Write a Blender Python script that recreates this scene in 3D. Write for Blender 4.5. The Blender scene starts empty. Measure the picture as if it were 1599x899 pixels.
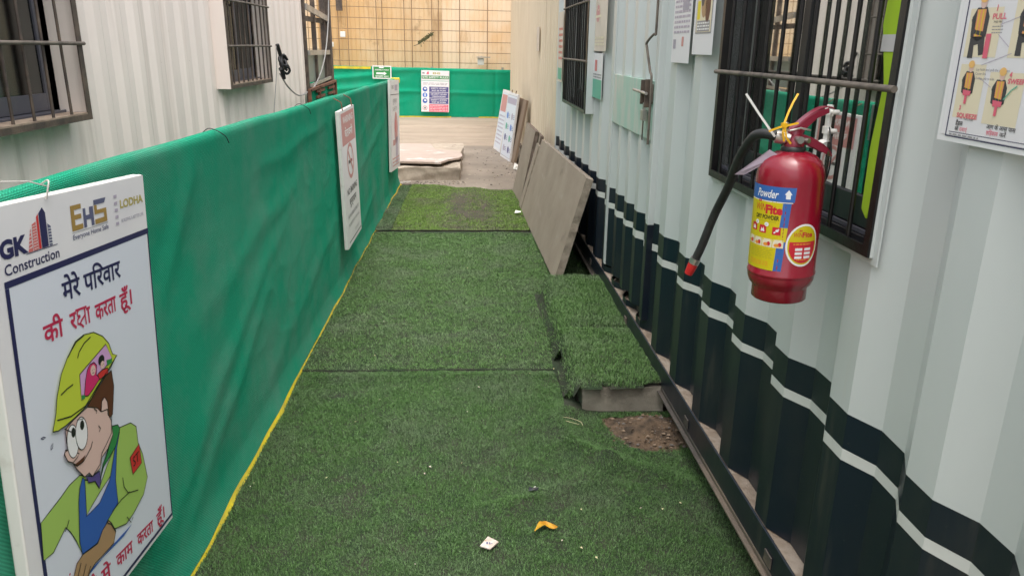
import bpy, math, random
import numpy as np
from mathutils import Vector, Matrix, noise as mnoise

R = math.radians
rnd = random.Random(7)
scene = bpy.context.scene
COL = scene.collection

# ------------------------------------------------------------------ camera
def basis():
    f, cx, cy, vx, vy, roll = 1190.0, 799.5, 449.5, 740.0, 72.0, R(0.8)
    d = Vector((vx - cx, -(vy - cy), -f)).normalized()
    hx = Vector((math.cos(roll), -math.sin(roll), 0))
    xw = (hx - d * hx.dot(d)).normalized()
    up = xw.cross(d)
    return Matrix((xw, d, up))
cam_data = bpy.data.cameras.new('camera')
cam_data.sensor_width = 36.0
cam_data.lens = 36.0 * 1190.0 / 1599.0
cam_data.clip_start = 0.02
cam_data.clip_end = 800.0
cam = bpy.data.objects.new('camera', cam_data)
COL.objects.link(cam)
cam.matrix_world = Matrix.Translation((0, 0, 1.6)) @ basis().to_4x4()
cam_data.dof.use_dof = True
cam_data.dof.focus_distance = 4.5
cam_data.dof.aperture_fstop = 18.0
scene.camera = cam

# ------------------------------------------------------------------ light
SUN_EL, SUN_AZ = 74.0, 168.0        # very soft sun through cloud, behind the viewer
world = bpy.data.worlds.new('World')
scene.world = world
world.use_nodes = True
wt = world.node_tree
bg = wt.nodes['Background']
sky = wt.nodes.new('ShaderNodeTexSky')
sky.sky_type = 'NISHITA'
sky.sun_disc = False
sky.sun_elevation = R(SUN_EL)
sky.sun_rotation = R(SUN_AZ)
sky.dust_density = 6.0
sky.air_density = 1.2
hsv = wt.nodes.new('ShaderNodeHueSaturation')
hsv.inputs['Saturation'].default_value = 0.35
wt.links.new(sky.outputs[0], hsv.inputs['Color'])
wt.links.new(hsv.outputs[0], bg.inputs['Color'])
bg.inputs['Strength'].default_value = 0.15
sun_data = bpy.data.lights.new('sun', 'SUN')
sun_data.energy = 1.0
sun_data.angle = R(80)
sun_data.color = (1.0, 0.95, 0.88)
sun = bpy.data.objects.new('sun', sun_data)
COL.objects.link(sun)
az, el = R(SUN_AZ), R(SUN_EL)
sdir = Vector((math.sin(az) * math.cos(el), math.cos(az) * math.cos(el), math.sin(el)))
sun.rotation_euler = sdir.to_track_quat('Z', 'Y').to_euler()
scene.view_settings.view_transform = 'Standard'
scene.view_settings.look = 'None'
scene.view_settings.gamma = 1.0
scene.view_settings.exposure = 1.0
scene.cycles.max_bounces = 8

# ------------------------------------------------------------------ materials
MATS = {}
def mat(name, col, rough=0.6, col2=None, scale=4.0, stretch=(1, 1, 1), lo=0.4, hi=0.65, detail=5.0,
        bump=0.0, bscale=60.0, metal=0.0, spots=None, streaks=None, spec=0.5, coat=0.0, bstretch=None, rvar=0.0):
    m = bpy.data.materials.new(name)
    m.use_nodes = True
    t = m.node_tree
    p = t.nodes['Principled BSDF']
    p.inputs['Roughness'].default_value = rough
    p.inputs['Metallic'].default_value = metal
    p.inputs['Specular IOR Level'].default_value = spec
    if coat:
        p.inputs['Coat Weight'].default_value = coat
        p.inputs['Coat Roughness'].default_value = 0.12
    tc = t.nodes.new('ShaderNodeTexCoord')
    def nz(sc, st, det=5.0):
        mp = t.nodes.new('ShaderNodeMapping')
        mp.inputs['Scale'].default_value = st
        t.links.new(tc.outputs['Object'], mp.inputs['Vector'])
        n = t.nodes.new('ShaderNodeTexNoise')
        n.inputs['Scale'].default_value = sc
        n.inputs['Detail'].default_value = det
        n.inputs['Roughness'].default_value = 0.62
        t.links.new(mp.outputs[0], n.inputs['Vector'])
        return n.outputs['Fac']
    def ramp(fac, a, b):
        r = t.nodes.new('ShaderNodeMapRange')
        r.inputs['From Min'].default_value = a
        r.inputs['From Max'].default_value = b
        t.links.new(fac, r.inputs['Value'])
        return r.outputs['Result']
    def mix(fac, a, b):
        x = t.nodes.new('ShaderNodeMix')
        x.data_type = 'RGBA'
        t.links.new(fac, x.inputs['Factor'])
        for s, v in ((x.inputs[6], a), (x.inputs[7], b)):
            if isinstance(v, tuple): s.default_value = (*v, 1)
            else: t.links.new(v, s)
        return x.outputs[2]
    c = tuple(col)
    if col2:
        c = mix(ramp(nz(scale, stretch, detail), lo, hi), c, tuple(col2))
    if streaks:                       # (colour, scale, stretch, lo, hi)
        c = mix(ramp(nz(streaks[1], streaks[2]), streaks[3], streaks[4]), c, streaks[0])
    if spots:                         # (colour, scale, lo, hi)
        c = mix(ramp(nz(spots[1], (1, 1, 1), 6.0), spots[2], spots[3]), c, spots[0])
    if isinstance(c, tuple): p.inputs['Base Color'].default_value = (*c, 1)
    else: t.links.new(c, p.inputs['Base Color'])
    if rvar:
        r = t.nodes.new('ShaderNodeMapRange')
        r.inputs['To Min'].default_value = rough - rvar
        r.inputs['To Max'].default_value = rough + rvar
        t.links.new(nz(scale * 1.7, stretch), r.inputs['Value'])
        t.links.new(r.outputs['Result'], p.inputs['Roughness'])
    if bump:
        b = t.nodes.new('ShaderNodeBump')
        b.inputs['Strength'].default_value = bump
        b.inputs['Distance'].default_value = 0.01
        t.links.new(nz(bscale, bstretch or (1, 1, 1), 6.0), b.inputs['Height'])
        t.links.new(b.outputs[0], p.inputs['Normal'])
    MATS[name] = m
    return m

GREY_DIRT = (0.33, 0.29, 0.23)
mat('ground earth', (0.25, 0.212, 0.172), 0.95, (0.15, 0.125, 0.10), 1.6, lo=.35, hi=.7, bump=.6, bscale=30, spots=((0.5, .44, .36), 5, .62, .75))
mat('apron concrete', (0.335, 0.275, 0.215), 0.9, (0.24, 0.195, 0.15), 2.2, stretch=(.5, 2, 1), lo=.35, hi=.7, bump=.5, bscale=40, spots=((0.2, .16, .12), 7, .66, .8))
mat('slab concrete', (0.40, 0.34, 0.27), 0.92, (0.27, 0.225, 0.18), 3, bump=.7, bscale=35, spots=((0.12, .095, .075), 8, .60, .74))
mat('ply board', (0.44, 0.36, 0.315), 0.7, (0.33, 0.26, 0.22), 5, stretch=(.6, 4, 1), bump=.25, bscale=50, spots=((0.72, .66, .64), 2.5, .55, .7))
mat('board edge', (0.22, .16, .11), 0.9)
mat('dug soil', (0.135, 0.090, 0.056), 1.0, (0.04, 0.029, 0.02), 14, bump=1.0, bscale=70, spots=((0.26, .19, .13), 40, .66, .74))
mat('step concrete', (0.30, 0.27, 0.22), 0.93, (0.20, 0.175, 0.14), 9, bump=.5, bscale=60)
mat('cement board', (0.33, 0.275, 0.215), 0.9, (0.255, 0.205, 0.16), 2.5, stretch=(1, 1, .5), lo=.35, hi=.7, bump=.45, bscale=110, streaks=((0.40, .35, .29), 3, (.6, 2.2, 1), .60, .8), spots=((0.16, .125, .10), 5, .64, .8))
mat('cement board edge', (0.20, 0.155, 0.125), 0.95, (0.12, .09, .07), 15, bump=.5, bscale=90)
mat('cement board pale edge', (0.34, 0.29, 0.23), 0.95, (0.22, .18, .14), 15, bump=.5, bscale=90)
mat('white paint', (0.575, 0.615, 0.605), 0.36, (0.525, 0.565, 0.555), 2, stretch=(1, 1, .35), lo=.3, hi=.75, bump=.04, bscale=9, streaks=((0.56, .56, .51), 14, (1, 1, .06), .66, .95), spots=((0.38, .30, .22), 30, .725, .78), rvar=.08)
mat('navy paint', (0.008, 0.014, 0.024), 0.33, (0.022, 0.026, 0.03), 6, stretch=(1, 1, .4), lo=.45, hi=.8, bump=.05, bscale=12, streaks=((0.06, .058, .052), 11, (1, 1, .12), .60, .85), spots=((0.13, .115, .095), 26, .68, .80), rvar=.1)
mat('stripe paint', (0.62, 0.64, 0.61), 0.45, (0.52, .53, .49), 10, lo=.5, hi=.8)
mat('weathered rail', (0.07, 0.06, 0.052), 0.7, (0.20, 0.155, 0.115), 5, stretch=(1, .4, 1), lo=.45, hi=.72, bump=.3, bscale=60, spots=((0.24, .17, .11), 16, .64, .78))
mat('ledge dirt', (0.34, 0.285, 0.23), 0.95, (0.20, 0.145, 0.10), 11, bump=.5, bscale=90)
mat('old white paint', (0.87, 0.775, 0.71), 0.5, (0.79, 0.70, 0.645), 2.5, stretch=(1, 1, .3), lo=.35, hi=.7, bump=.05, bscale=9,
    streaks=((0.46, .39, .33), 9, (1, 1, .05), .54, .86), spots=((0.36, .28, .2), 22, .70, .78))
mat('cream paint rib shade', (0.44, 0.335, 0.215), 0.65, (0.34, 0.25, 0.155), 3, stretch=(1, 1, .2), bump=.05, bscale=10)  # browner cream for the valleys: shading between the ribs put into the colour
mat('cream paint', (0.74, 0.64, 0.48), 0.55, (0.66, 0.55, 0.40), 3, stretch=(1, 1, .3), lo=.35, hi=.7, streaks=((0.36, .27, .17), 8, (1, 1, .05), .62, .9), bump=.05, bscale=10)
mat('beige sheet', (0.70, 0.455, 0.215), 0.6, (0.75, 0.55, 0.325), 0.55, stretch=(1.4, 1, .7), lo=.44, hi=.56, detail=6, streaks=((0.44, .27, .13), 1.6, (1.2, 1, .40), .55, .72), spots=((0.33, .20, .10), 2.6, .62, .78), bump=.1, bscale=14)
mat('pale beige sheet', (0.85, 0.68, 0.48), 0.6, (0.80, 0.56, 0.32), 0.8, stretch=(1.4, 1, .8), lo=.45, hi=.62, streaks=((0.5, .32, .16), 2.0, (1.5, 1, .5), .62, .78), bump=.1, bscale=14)
mat('black steel', (0.006, 0.006, 0.007), 0.38, (0.014, 0.013, 0.012), 12, bump=.1, bscale=60, rvar=.08)
mat('dusty bar steel', (0.16, 0.135, 0.11), 0.7, (0.05, .042, .036), 14, lo=.45, hi=.7)
mat('brown steel', (0.055, 0.042, 0.036), 0.65, (0.13, 0.095, 0.07), 10, bump=.2, bscale=60, spots=((0.2, .1, .05), 20, .66, .8))
mat('dirty sill', (0.36, 0.28, 0.21), 0.9, (0.22, .16, .12), 12, bump=.3, bscale=80)
mat('aluminium black', (0.014, 0.015, 0.017), 0.35, (0.05, .047, .044), 9, lo=.5, hi=.8)
mat('aluminium slate', (0.075, 0.075, 0.095), 0.4, (0.13, .12, .125), 7, lo=.5, hi=.8)
mat('room wall', (0.22, 0.22, 0.21), 0.8)
mat('roof sheet', (0.5, 0.5, 0.5), 0.6)
mat('galvanised', (0.55, 0.53, 0.5), 0.4, (0.4, .37, .33), 10, metal=.7)
mat('rusty iron', (0.20, 0.09, 0.05), 0.85, (0.09, .04, .025), 12, bump=.3)
mat('fire red', (0.25, 0.005, 0.020), 0.27, (0.22, 0.004, 0.016), 5, coat=.5, bump=.012, bscale=30, spots=((0.22, .012, .015), 45, .74, .8))
mat('handle red', (0.22, 0.008, 0.03), 0.3, coat=.4)
mat('rubber black', (0.018, 0.018, 0.018), 0.5, (0.03, .03, .03), 30, bump=.1, bscale=120)
mat('nozzle red', (0.55, 0.02, 0.02), 0.4)
mat('valve metal', (0.55, 0.52, 0.48), 0.3, metal=.9)
mat('bracket white', (0.75, 0.74, 0.70), 0.5, (0.55, .5, .42), 20, lo=.55, hi=.8)
mat('zip tie white', (0.75, 0.75, 0.72), 0.4)
mat('zip tie yellow', (0.80, 0.45, 0.01), 0.4)
mat('tag lilac', (0.50, 0.42, 0.52), 0.5)
mat('cable grey', (0.30, 0.29, 0.28), 0.6)
mat('cable black', (0.01, 0.01, 0.012), 0.5)
mat('wire thin', (0.45, 0.43, 0.40), 0.5)
mat('dark wire', (0.26, 0.16, 0.09), 0.7)
mat('sign white', (0.80, 0.79, 0.80), 0.38, (0.73, .72, .75), 3, lo=.45, hi=.8)
mat('sign edge', (0.66, 0.64, 0.61), 0.5, (0.45, .41, .37), 14, lo=.55, hi=.8)
mat('art panel', (0.70, 0.74, 0.82), 0.36)
mat('sign back', (0.25, .2, .15), 0.8)
mat('hem yellow', (0.72, 0.58, 0.02), 0.6, (0.5, .42, .05), 9)
mat('leaf yellow', (0.52, 0.30, 0.012), 0.5, (0.45, .2, .01), 40)
mat('card scrap', (0.62, 0.55, 0.50), 0.8, (0.5, .4, .33), 60)
mat('plastic scrap', (0.05, 0.055, 0.06), 0.35)
mat('dry straw', (0.55, 0.5, 0.3), 0.8)
mat('white scrap', (0.75, 0.74, 0.70), 0.7)
mat('paper beige', (0.70, 0.62, 0.52), 0.7, (0.6, .52, .43), 4)
mat('paper white', (0.74, 0.74, 0.76), 0.45)
mat('plastic sleeve', (0.78, 0.79, 0.80), 0.25)
mat('hi vis', (0.36, 0.56, 0.02), 0.8)
mat('reflective grey', (0.55, .55, .55), 0.35)
mat('blue plastic', (0.05, 0.16, 0.5), 0.4)
mat('stone chips', (0.14, .12, .105), 0.9)
mat('plant green', (0.075, 0.085, 0.03), 0.8, (0.13, .11, .05), 30)
mat('plate primer', (0.60, 0.60, 0.55), 0.45, (0.38, 0.57, 0.49), 3.2, stretch=(1, 2.2, .8), lo=.36, hi=.56)
for n, c in dict(navy=(0.018, 0.018, 0.085), crimson=(0.50, 0.02, 0.08), red=(0.60, .03, .03), salmon=(0.62, .16, .15), gold=(0.36, .23, .06),
                 slate=(.10, .11, .2), olive=(0.45, .38, .10), lilacgrey=(.35, .34, .42), lime=(0.52, .62, .05), leaf=(0.36, .55, .12), pink=(.62, .36, .62),
                 magenta=(.60, .02, .14), brown=(.10, .028, .014), skin=(.70, .49, .43), tan=(.40, .25, .13), blue=(.03, .11, .42), green=(.03, .24, .06),
                 purple=(.10, .07, .26), ink=(.008, .008, .01), white=(.82, .82, .82), sky=(.10, .22, .62), yellow=(.74, .62, .01), orange=(.75, .28, .03),
                 textgrey=(.28, .28, .30), fadedred=(.58, .26, .25), rose=(.72, .13, .20), indigo=(.09, .085, .25), teal=(.10, .42, .30), cream=(.75, .68, .50),
                 labelblue=(.035, .13, .42), labelyellow=(.60, .50, .005), labelred=(.55, .015, .03), khaki=(.45, .40, .02), helmet=(.80, .48, .16), vest=(.75, .33, .14), dark=(.05, .05, .055), mauve=(.45, .40, .5)).items():
    mat('ink ' + n, c, 0.42)

def net_material(name, base, dusty):
    m = mat(name, base, 0.9, dusty, 2.2, lo=.40, hi=.72, detail=7, spec=.04)
    t = m.node_tree
    p = t.nodes['Principled BSDF']
    tc = t.nodes.new('ShaderNodeTexCoord')
    def wave(axis, sc):
        w = t.nodes.new('ShaderNodeTexWave')
        w.wave_type = 'BANDS'; w.bands_direction = axis
        w.inputs['Scale'].default_value = sc
        w.inputs['Distortion'].default_value = 1.2
        w.inputs['Detail Scale'].default_value = 3.0
        t.links.new(tc.outputs['Object'], w.inputs['Vector'])
        return w.outputs['Fac']
    a = t.nodes.new('ShaderNodeMath'); a.operation = 'MULTIPLY'
    t.links.new(wave('Z', 75), a.inputs[0]); t.links.new(wave('DIAGONAL', 62), a.inputs[1])
    b = t.nodes.new('ShaderNodeBump')
    b.inputs['Strength'].default_value = .9
    b.inputs['Distance'].default_value = .004
    t.links.new(a.outputs[0], b.inputs['Height'])
    t.links.new(b.outputs[0], p.inputs['Normal'])
    # woven threads: the gaps between the threads are a darker green
    src = p.inputs['Base Color'].links[0].from_socket
    x = t.nodes.new('ShaderNodeMix'); x.data_type = 'RGBA'; x.blend_type = 'MULTIPLY'
    r = t.nodes.new('ShaderNodeMapRange'); r.inputs['To Min'].default_value = .60; r.inputs['To Max'].default_value = 1.15
    t.links.new(a.outputs[0], r.inputs['Value'])
    x.inputs['Factor'].default_value = 1.0
    t.links.new(src, x.inputs[6]); t.links.new(r.outputs['Result'], x.inputs[7])
    t.links.new(x.outputs[2], p.inputs['Base Color'])
    tr = t.nodes.new('ShaderNodeBsdfTranslucent')
    t.links.new(x.outputs[2], tr.inputs['Color'])
    ms = t.nodes.new('ShaderNodeMixShader'); ms.inputs[0].default_value = .22
    t.links.new(p.outputs[0], ms.inputs[1]); t.links.new(tr.outputs[0], ms.inputs[2])
    t.links.new(ms.outputs[0], t.nodes['Material Output'].inputs['Surface'])
    return m
net_material('green net', (0.036, 0.50, 0.295), (0.16, 0.50, 0.35))
net_material('bright green net', (0.018, 0.60, 0.34), (0.06, 0.60, 0.37))

def glass_material(name, tint, refl, rough=0.02):
    m = bpy.data.materials.new(name); m.use_nodes = True
    t = m.node_tree
    t.nodes.remove(t.nodes['Principled BSDF'])
    tr = t.nodes.new('ShaderNodeBsdfTransparent'); tr.inputs[0].default_value = (*tint, 1)
    gl = t.nodes.new('ShaderNodeBsdfGlossy'); gl.inputs['Roughness'].default_value = rough
    gl.inputs['Color'].default_value = (.93, .95, .93, 1)
    fr = t.nodes.new('ShaderNodeLayerWeight'); fr.inputs['Blend'].default_value = .35
    mr = t.nodes.new('ShaderNodeMapRange')
    mr.inputs['To Min'].default_value = refl * .6; mr.inputs['To Max'].default_value = min(1, refl * 1.9)
    ms = t.nodes.new('ShaderNodeMixShader')
    t.links.new(fr.outputs['Facing'], mr.inputs['Value'])
    t.links.new(mr.outputs['Result'], ms.inputs[0])
    t.links.new(tr.outputs[0], ms.inputs[1]); t.links.new(gl.outputs[0], ms.inputs[2])
    t.links.new(ms.outputs[0], t.nodes['Material Output'].inputs['Surface'])
    MATS[name] = m
glass_material('window glass', (.62, .68, .63), .58)
glass_material('dusty glass', (.16, .19, .18), .14, .10)
mat('frosted panel', (0.26, 0.30, 0.26), 0.35, (0.19, .21, .19), 3)

def turf_material(name, c1, c2, dust, dlo, dhi):
    m = bpy.data.materials.new(name); m.use_nodes = True
    t = m.node_tree; p = t.nodes['Principled BSDF']
    p.inputs['Roughness'].default_value = .5
    p.inputs['Specular IOR Level'].default_value = .35
    g = t.nodes.new('ShaderNodeNewGeometry')
    r = t.nodes.new('ShaderNodeValToRGB')
    r.color_ramp.elements[0].position = .0; r.color_ramp.elements[0].color = (*[v * .72 for v in c1], 1)
    r.color_ramp.elements[1].position = 1; r.color_ramp.elements[1].color = (*[v * 1.35 for v in c2], 1)
    e = r.color_ramp.elements.new(.45); e.color = (*c1, 1)
    e = r.color_ramp.elements.new(.85); e.color = (*c2, 1)
    t.links.new(g.outputs['Random Per Island'], r.inputs['Fac'])
    tc = t.nodes.new('ShaderNodeTexCoord')
    n = t.nodes.new('ShaderNodeTexNoise'); n.inputs['Scale'].default_value = 2.3; n.inputs['Detail'].default_value = 7; n.inputs['Roughness'].default_value = .68
    t.links.new(tc.outputs['Object'], n.inputs['Vector'])
    mr = t.nodes.new('ShaderNodeMapRange'); mr.inputs['From Min'].default_value = dlo; mr.inputs['From Max'].default_value = dhi
    mr.inputs['To Max'].default_value = .75
    t.links.new(n.outputs['Fac'], mr.inputs['Value'])
    x = t.nodes.new('ShaderNodeMix'); x.data_type = 'RGBA'
    t.links.new(mr.outputs['Result'], x.inputs['Factor'])
    t.links.new(r.outputs['Color'], x.inputs[6]); x.inputs[7].default_value = (*dust, 1)
    t.links.new(x.outputs[2], p.inputs['Base Color'])
    MATS[name] = m
turf_material('turf deep', (0.062, 0.142, 0.034), (0.098, 0.192, 0.058), (0.130, 0.170, 0.105), .46, .76)
turf_material('turf yellowish', (0.120, 0.225, 0.030), (0.180, 0.295, 0.058), (0.13, 0.115, 0.09), .50, .70)
turf_material('turf dusty', (0.085, 0.175, 0.060), (0.140, 0.230, 0.100), (0.19, 0.22, 0.15), .42, .7)
turf_material('turf fresh', (0.082, 0.172, 0.045), (0.128, 0.235, 0.074), (0.170, 0.210, 0.138), .46, .74)
mat('turf backing', (0.014, 0.030, 0.010), 0.95, (0.03, .03, .02), 8)

mat('mud backing', (0.075, 0.060, 0.045), 0.95, (0.035, .04, .025), 8, bump=.5, bscale=60)
# ------------------------------------------------------------------ mesh helpers
class MB:
    def __init__(s): s.v, s.f, s.m, s.sm, s.names = [], [], [], [], []
    def mi(s, name):
        if name not in s.names: s.names.append(name)
        return s.names.index(name)
    def add(s, vs, fs, m, smooth=False):
        b = len(s.v); k = s.mi(m)
        s.v += [tuple(q) for q in vs]
        for f in fs:
            s.f.append([b + i for i in f]); s.m.append(k); s.sm.append(smooth)
        return s
    def box(s, lo, hi, m, M=None):
        x0, y0, z0 = lo; x1, y1, z1 = hi
        vs = [Vector(q) for q in ((x0,y0,z0),(x1,y0,z0),(x1,y1,z0),(x0,y1,z0),(x0,y0,z1),(x1,y0,z1),(x1,y1,z1),(x0,y1,z1))]
        if M is not None: vs = [M @ q for q in vs]
        return s.add(vs, [(3,2,1,0),(4,5,6,7),(0,1,5,4),(1,2,6,5),(2,3,7,6),(3,0,4,7)], m)
    def bar(s, a, b, w, h, m, up=(0, 0, 1)):
        a, b = Vector(a), Vector(b); d = (b - a).normalized(); u = Vector(up)
        x = d.cross(u)
        if x.length < 1e-4: x = d.cross(Vector((1, 0, 0)))
        x.normalize(); y = x.cross(d)
        vs = [p + x * sx * w / 2 + y * sy * h / 2 for p in (a, b) for sx, sy in ((-1,-1),(1,-1),(1,1),(-1,1))]
        return s.add(vs, [(3,2,1,0),(4,5,6,7),(0,1,5,4),(1,2,6,5),(2,3,7,6),(3,0,4,7)], m)
    def tube(s, pts, r, m, seg=10, cap=True):
        pts = [Vector(p) for p in pts]; n = len(pts)
        rs = r if isinstance(r, (list, tuple)) else [r] * n
        x = None; vs = []
        for i, p in enumerate(pts):
            d = (pts[min(i + 1, n - 1)] - pts[max(i - 1, 0)]).normalized()
            if x is None: x = d.orthogonal().normalized()
            else: x = (x - d * x.dot(d)).normalized()
            y = d.cross(x)
            for k in range(seg):
                a = 2 * math.pi * k / seg
                vs.append(p + (x * math.cos(a) + y * math.sin(a)) * rs[i])
        fs = [(i*seg + k, i*seg + (k+1) % seg, (i+1)*seg + (k+1) % seg, (i+1)*seg + k) for i in range(n-1) for k in range(seg)]
        s.add(vs, fs, m, True)
        if cap: s.add(vs[:seg], [tuple(range(seg))[::-1]], m); s.add(vs[-seg:], [tuple(range(seg))], m)
        return s
    def lathe(s, prof, m, M=None, seg=48):
        vs = []
        for r, z in prof:
            for k in range(seg):
                a = 2 * math.pi * k / seg
                q = Vector((r * math.cos(a), r * math.sin(a), z))
                vs.append(M @ q if M is not None else q)
        fs = [(i*seg + k, i*seg + (k+1) % seg, (i+1)*seg + (k+1) % seg, (i+1)*seg + k) for i in range(len(prof)-1) for k in range(seg)]
        return s.add(vs, fs, m, True)
    def extrude(s, poly, t, m, fr):
        n = len(poly)
        vs = [fr(a, b, 0) for a, b in poly] + [fr(a, b, t) for a, b in poly]
        return s.add(vs, [tuple(range(n))[::-1], tuple(range(n, 2*n))] + [(i, (i+1) % n, n + (i+1) % n, n + i) for i in range(n)], m)

def smooth_path(pts, n=8):
    pts = [Vector(p) for p in pts]; out = []
    P = [pts[0] * 2 - pts[1]] + pts + [pts[-1] * 2 - pts[-2]]
    for i in range(1, len(P) - 2):
        for k in range(n):
            t = k / n; a, b, c, d = P[i-1], P[i], P[i+1], P[i+2]
            out.append(.5 * ((2*b) + (c-a)*t + (2*a - 5*b + 4*c - d)*t*t + (3*b - a - 3*c + d)*t**3))
    out.append(pts[-1]); return out

def link(name, me, parent=None):
    o = bpy.data.objects.new(name, me); COL.objects.link(o)
    if parent is not None: o.parent = parent
    return o
def obj(name, b, parent=None, bevel=0.0, origin=None, label=None, cat=None, group=None, kind=None):
    me = bpy.data.meshes.new(name)
    vs = b.v
    if origin is not None: vs = [(x - origin[0], y - origin[1], z - origin[2]) for x, y, z in b.v]
    me.from_pydata(vs, [], b.f)
    for n in b.names: me.materials.append(MATS[n])
    me.polygons.foreach_set('material_index', b.m)
    me.polygons.foreach_set('use_smooth', b.sm)
    me.update()
    o = link(name, me, parent)
    if origin is not None: o.location = origin
    if bevel:
        md = o.modifiers.new('edge', 'BEVEL'); md.width = bevel; md.segments = 2; md.limit_method = 'ANGLE'; md.angle_limit = R(40)
    return tag(o, label, cat, group, kind)
def tag(o, label=None, cat=None, group=None, kind=None):
    if label: o['label'] = label
    if cat: o['category'] = cat
    if group: o['group'] = group
    if kind: o['kind'] = kind
    return o
def empty(name, loc, label, cat, group=None, rz=0.0, kind=None):
    o = bpy.data.objects.new(name, None); COL.objects.link(o)
    o.empty_display_size = .1; o.location = loc; o.rotation_euler = (0, 0, rz)
    return tag(o, label, cat, group, kind)

def frame(O, yaw, tilt, rot, base):
    B = {'L': ((0,1,0),(0,0,1),(1,0,0)), 'R': ((0,-1,0),(0,0,1),(-1,0,0)), 'F': ((1,0,0),(0,0,1),(0,-1,0))}[base]
    u, v, n = [Vector(q) for q in B]
    u, n = u*math.cos(yaw) + n*math.sin(yaw), n*math.cos(yaw) - u*math.sin(yaw)
    v, n = v*math.cos(tilt) + n*math.sin(tilt), n*math.cos(tilt) - v*math.sin(tilt)
    u, v = u*math.cos(rot) + v*math.sin(rot), v*math.cos(rot) - u*math.sin(rot)
    return Matrix((( u.x, v.x, n.x, O[0]), (u.y, v.y, n.y, O[1]), (u.z, v.z, n.z, O[2]), (0, 0, 0, 1)))
def flat(a, b, c): return Vector((a, b, c))

_T = {}
def text_mesh(s, bold=0.0, res=3):
    k = (s, bold, res)
    if k in _T: return _T[k]
    c = bpy.data.curves.new('lettering', 'FONT'); c.body = s; c.offset = bold; c.resolution_u = res
    o = bpy.data.objects.new('lettering', c); COL.objects.link(o)
    dg = bpy.context.evaluated_depsgraph_get(); dg.update()
    me = o.evaluated_get(dg).to_mesh()
    vs = [(v.co.x, v.co.y) for v in me.vertices]; fs = [tuple(p.vertices) for p in me.polygons]
    o.evaluated_get(dg).to_mesh_clear()
    bpy.data.objects.remove(o); bpy.data.curves.remove(c)
    if vs:
        x0 = min(v[0] for v in vs); vs = [(x - x0, y) for x, y in vs]
    _T[k] = (vs, fs, max([v[0] for v in vs] + [1e-6]))
    return _T[k]

class Art(MB):
    """Printed sheet: every layer lies a fraction of a millimetre above the last; fr maps (across, up, out) to space."""
    def __init__(s, fr=flat, step=.0004, base=.0006): super().__init__(); s.fr, s.step, s.base = fr, step, base
    def P(s, pts, L): return [s.fr(a, b, s.base + s.step * L) for a, b in pts]
    def poly(s, pts, m, L=1): return s.add(s.P(pts, L), [tuple(range(len(pts)))], m)
    def rect(s, a0, b0, a1, b1, m, L=1, n=1):
        for i in range(n):
            x0, x1 = a0 + (a1-a0)*i/n, a0 + (a1-a0)*(i+1)/n
            s.poly([(x0, b0), (x1, b0), (x1, b1), (x0, b1)], m, L)
        return s
    def ell(s, a, b, ra, rb, m, L=1, seg=20, rot=0.0):
        c, d = math.cos(rot), math.sin(rot)
        return s.poly([(a + ra*math.cos(t)*c - rb*math.sin(t)*d, b + ra*math.cos(t)*d + rb*math.sin(t)*c) for t in [2*math.pi*k/seg for k in range(seg)]], m, L)
    def ring(s, a, b, ra, rb, w, m, L=1, seg=28):
        o = [(a + ra*math.cos(2*math.pi*k/seg), b + rb*math.sin(2*math.pi*k/seg)) for k in range(seg + 1)]
        return s.stroke(o, w, m, L)
    def stroke(s, pts, w, m, L=2):
        n = len(pts); l, r = [], []
        for i in range(n):
            p = Vector(pts[i]); d = Vector(pts[min(i+1, n-1)]) - Vector(pts[max(i-1, 0)])
            if d.length < 1e-9: d = Vector((1, 0))
            q = Vector((-d.y, d.x)).normalized() * w / 2
            l.append(tuple(p + q)); r.append(tuple(p - q))
        vs = s.P(l + r, L)
        return s.add(vs, [(i, n + i, n + i + 1, i + 1) for i in range(n - 1)], m)
    def shape(s, pts, m, L, w=0.0022):
        s.poly(pts, m, L)
        if w: s.stroke(list(pts) + [pts[0]], w, 'ink ink', L + .5)
        return s
    def text(s, t, a, b, size, m, L=2, width=None, bold=0.0, slope=0.0, slant=0.0, align='l'):
        vs, fs, w = text_mesh(t, bold)
        k = width / w if width else size
        off = {'l': 0, 'c': -w*k/2, 'r': -w*k}[align]
        q = [(a + off + x*k + y*size*slant, b + y*size + (off + x*k)*slope) for x, y in vs]
        return s.add(s.P(q, L), fs, m)
    def lines(s, a0, a1, b0, b1, n, m, L=2, th=.5, seed=1):
        r = random.Random(seed); h = (b1 - b0) / n
        for i in range(n):
            y = b1 - (i + .5) * h; x = a0
            while x < a1 - .004:
                w = r.uniform(.05, .22) * (a1 - a0); e = min(a1, x + w)
                s.rect(x, y - h*th/2, e, y + h*th/2, m, L); x = e + (a1 - a0) * .035
        return s

# ------------------------------------------------------------------ ground
b = MB(); b.add([(-200,-200,0),(200,-200,0),(200,200,0),(-200,200,0)], [(0,1,2,3)], 'ground earth')
obj('ground', b, kind='structure')
b = MB(); vs = []; nx_, ny_ = 46, 60
for i in range(nx_ + 1):
    for j in range(ny_ + 1):
        x, y = -4.6 + 5.6 * i / nx_, 12.9 + 5.0 * j / ny_
        z = .004 if j else -.01
        for y0, h in ((13.3, .030), (14.1, .030), (15.2, .035)):
            f = y0 + .10 * mnoise.noise(Vector((x * .9, y0, 0))) + .04 * mnoise.noise(Vector((x * 3.1, y0, 2)))
            t = max(0, min(1, (y - f) / .07)); z += h * t * t * (3 - 2 * t) + .008 * math.exp(-((y - f - .12) / .10) ** 2) * mnoise.noise(Vector((x * 2, y0, 5)))
        vs.append((x, y, z + .006 * mnoise.noise(Vector((x * 2.5, y * 2.5, 1))) if j else z))
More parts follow.
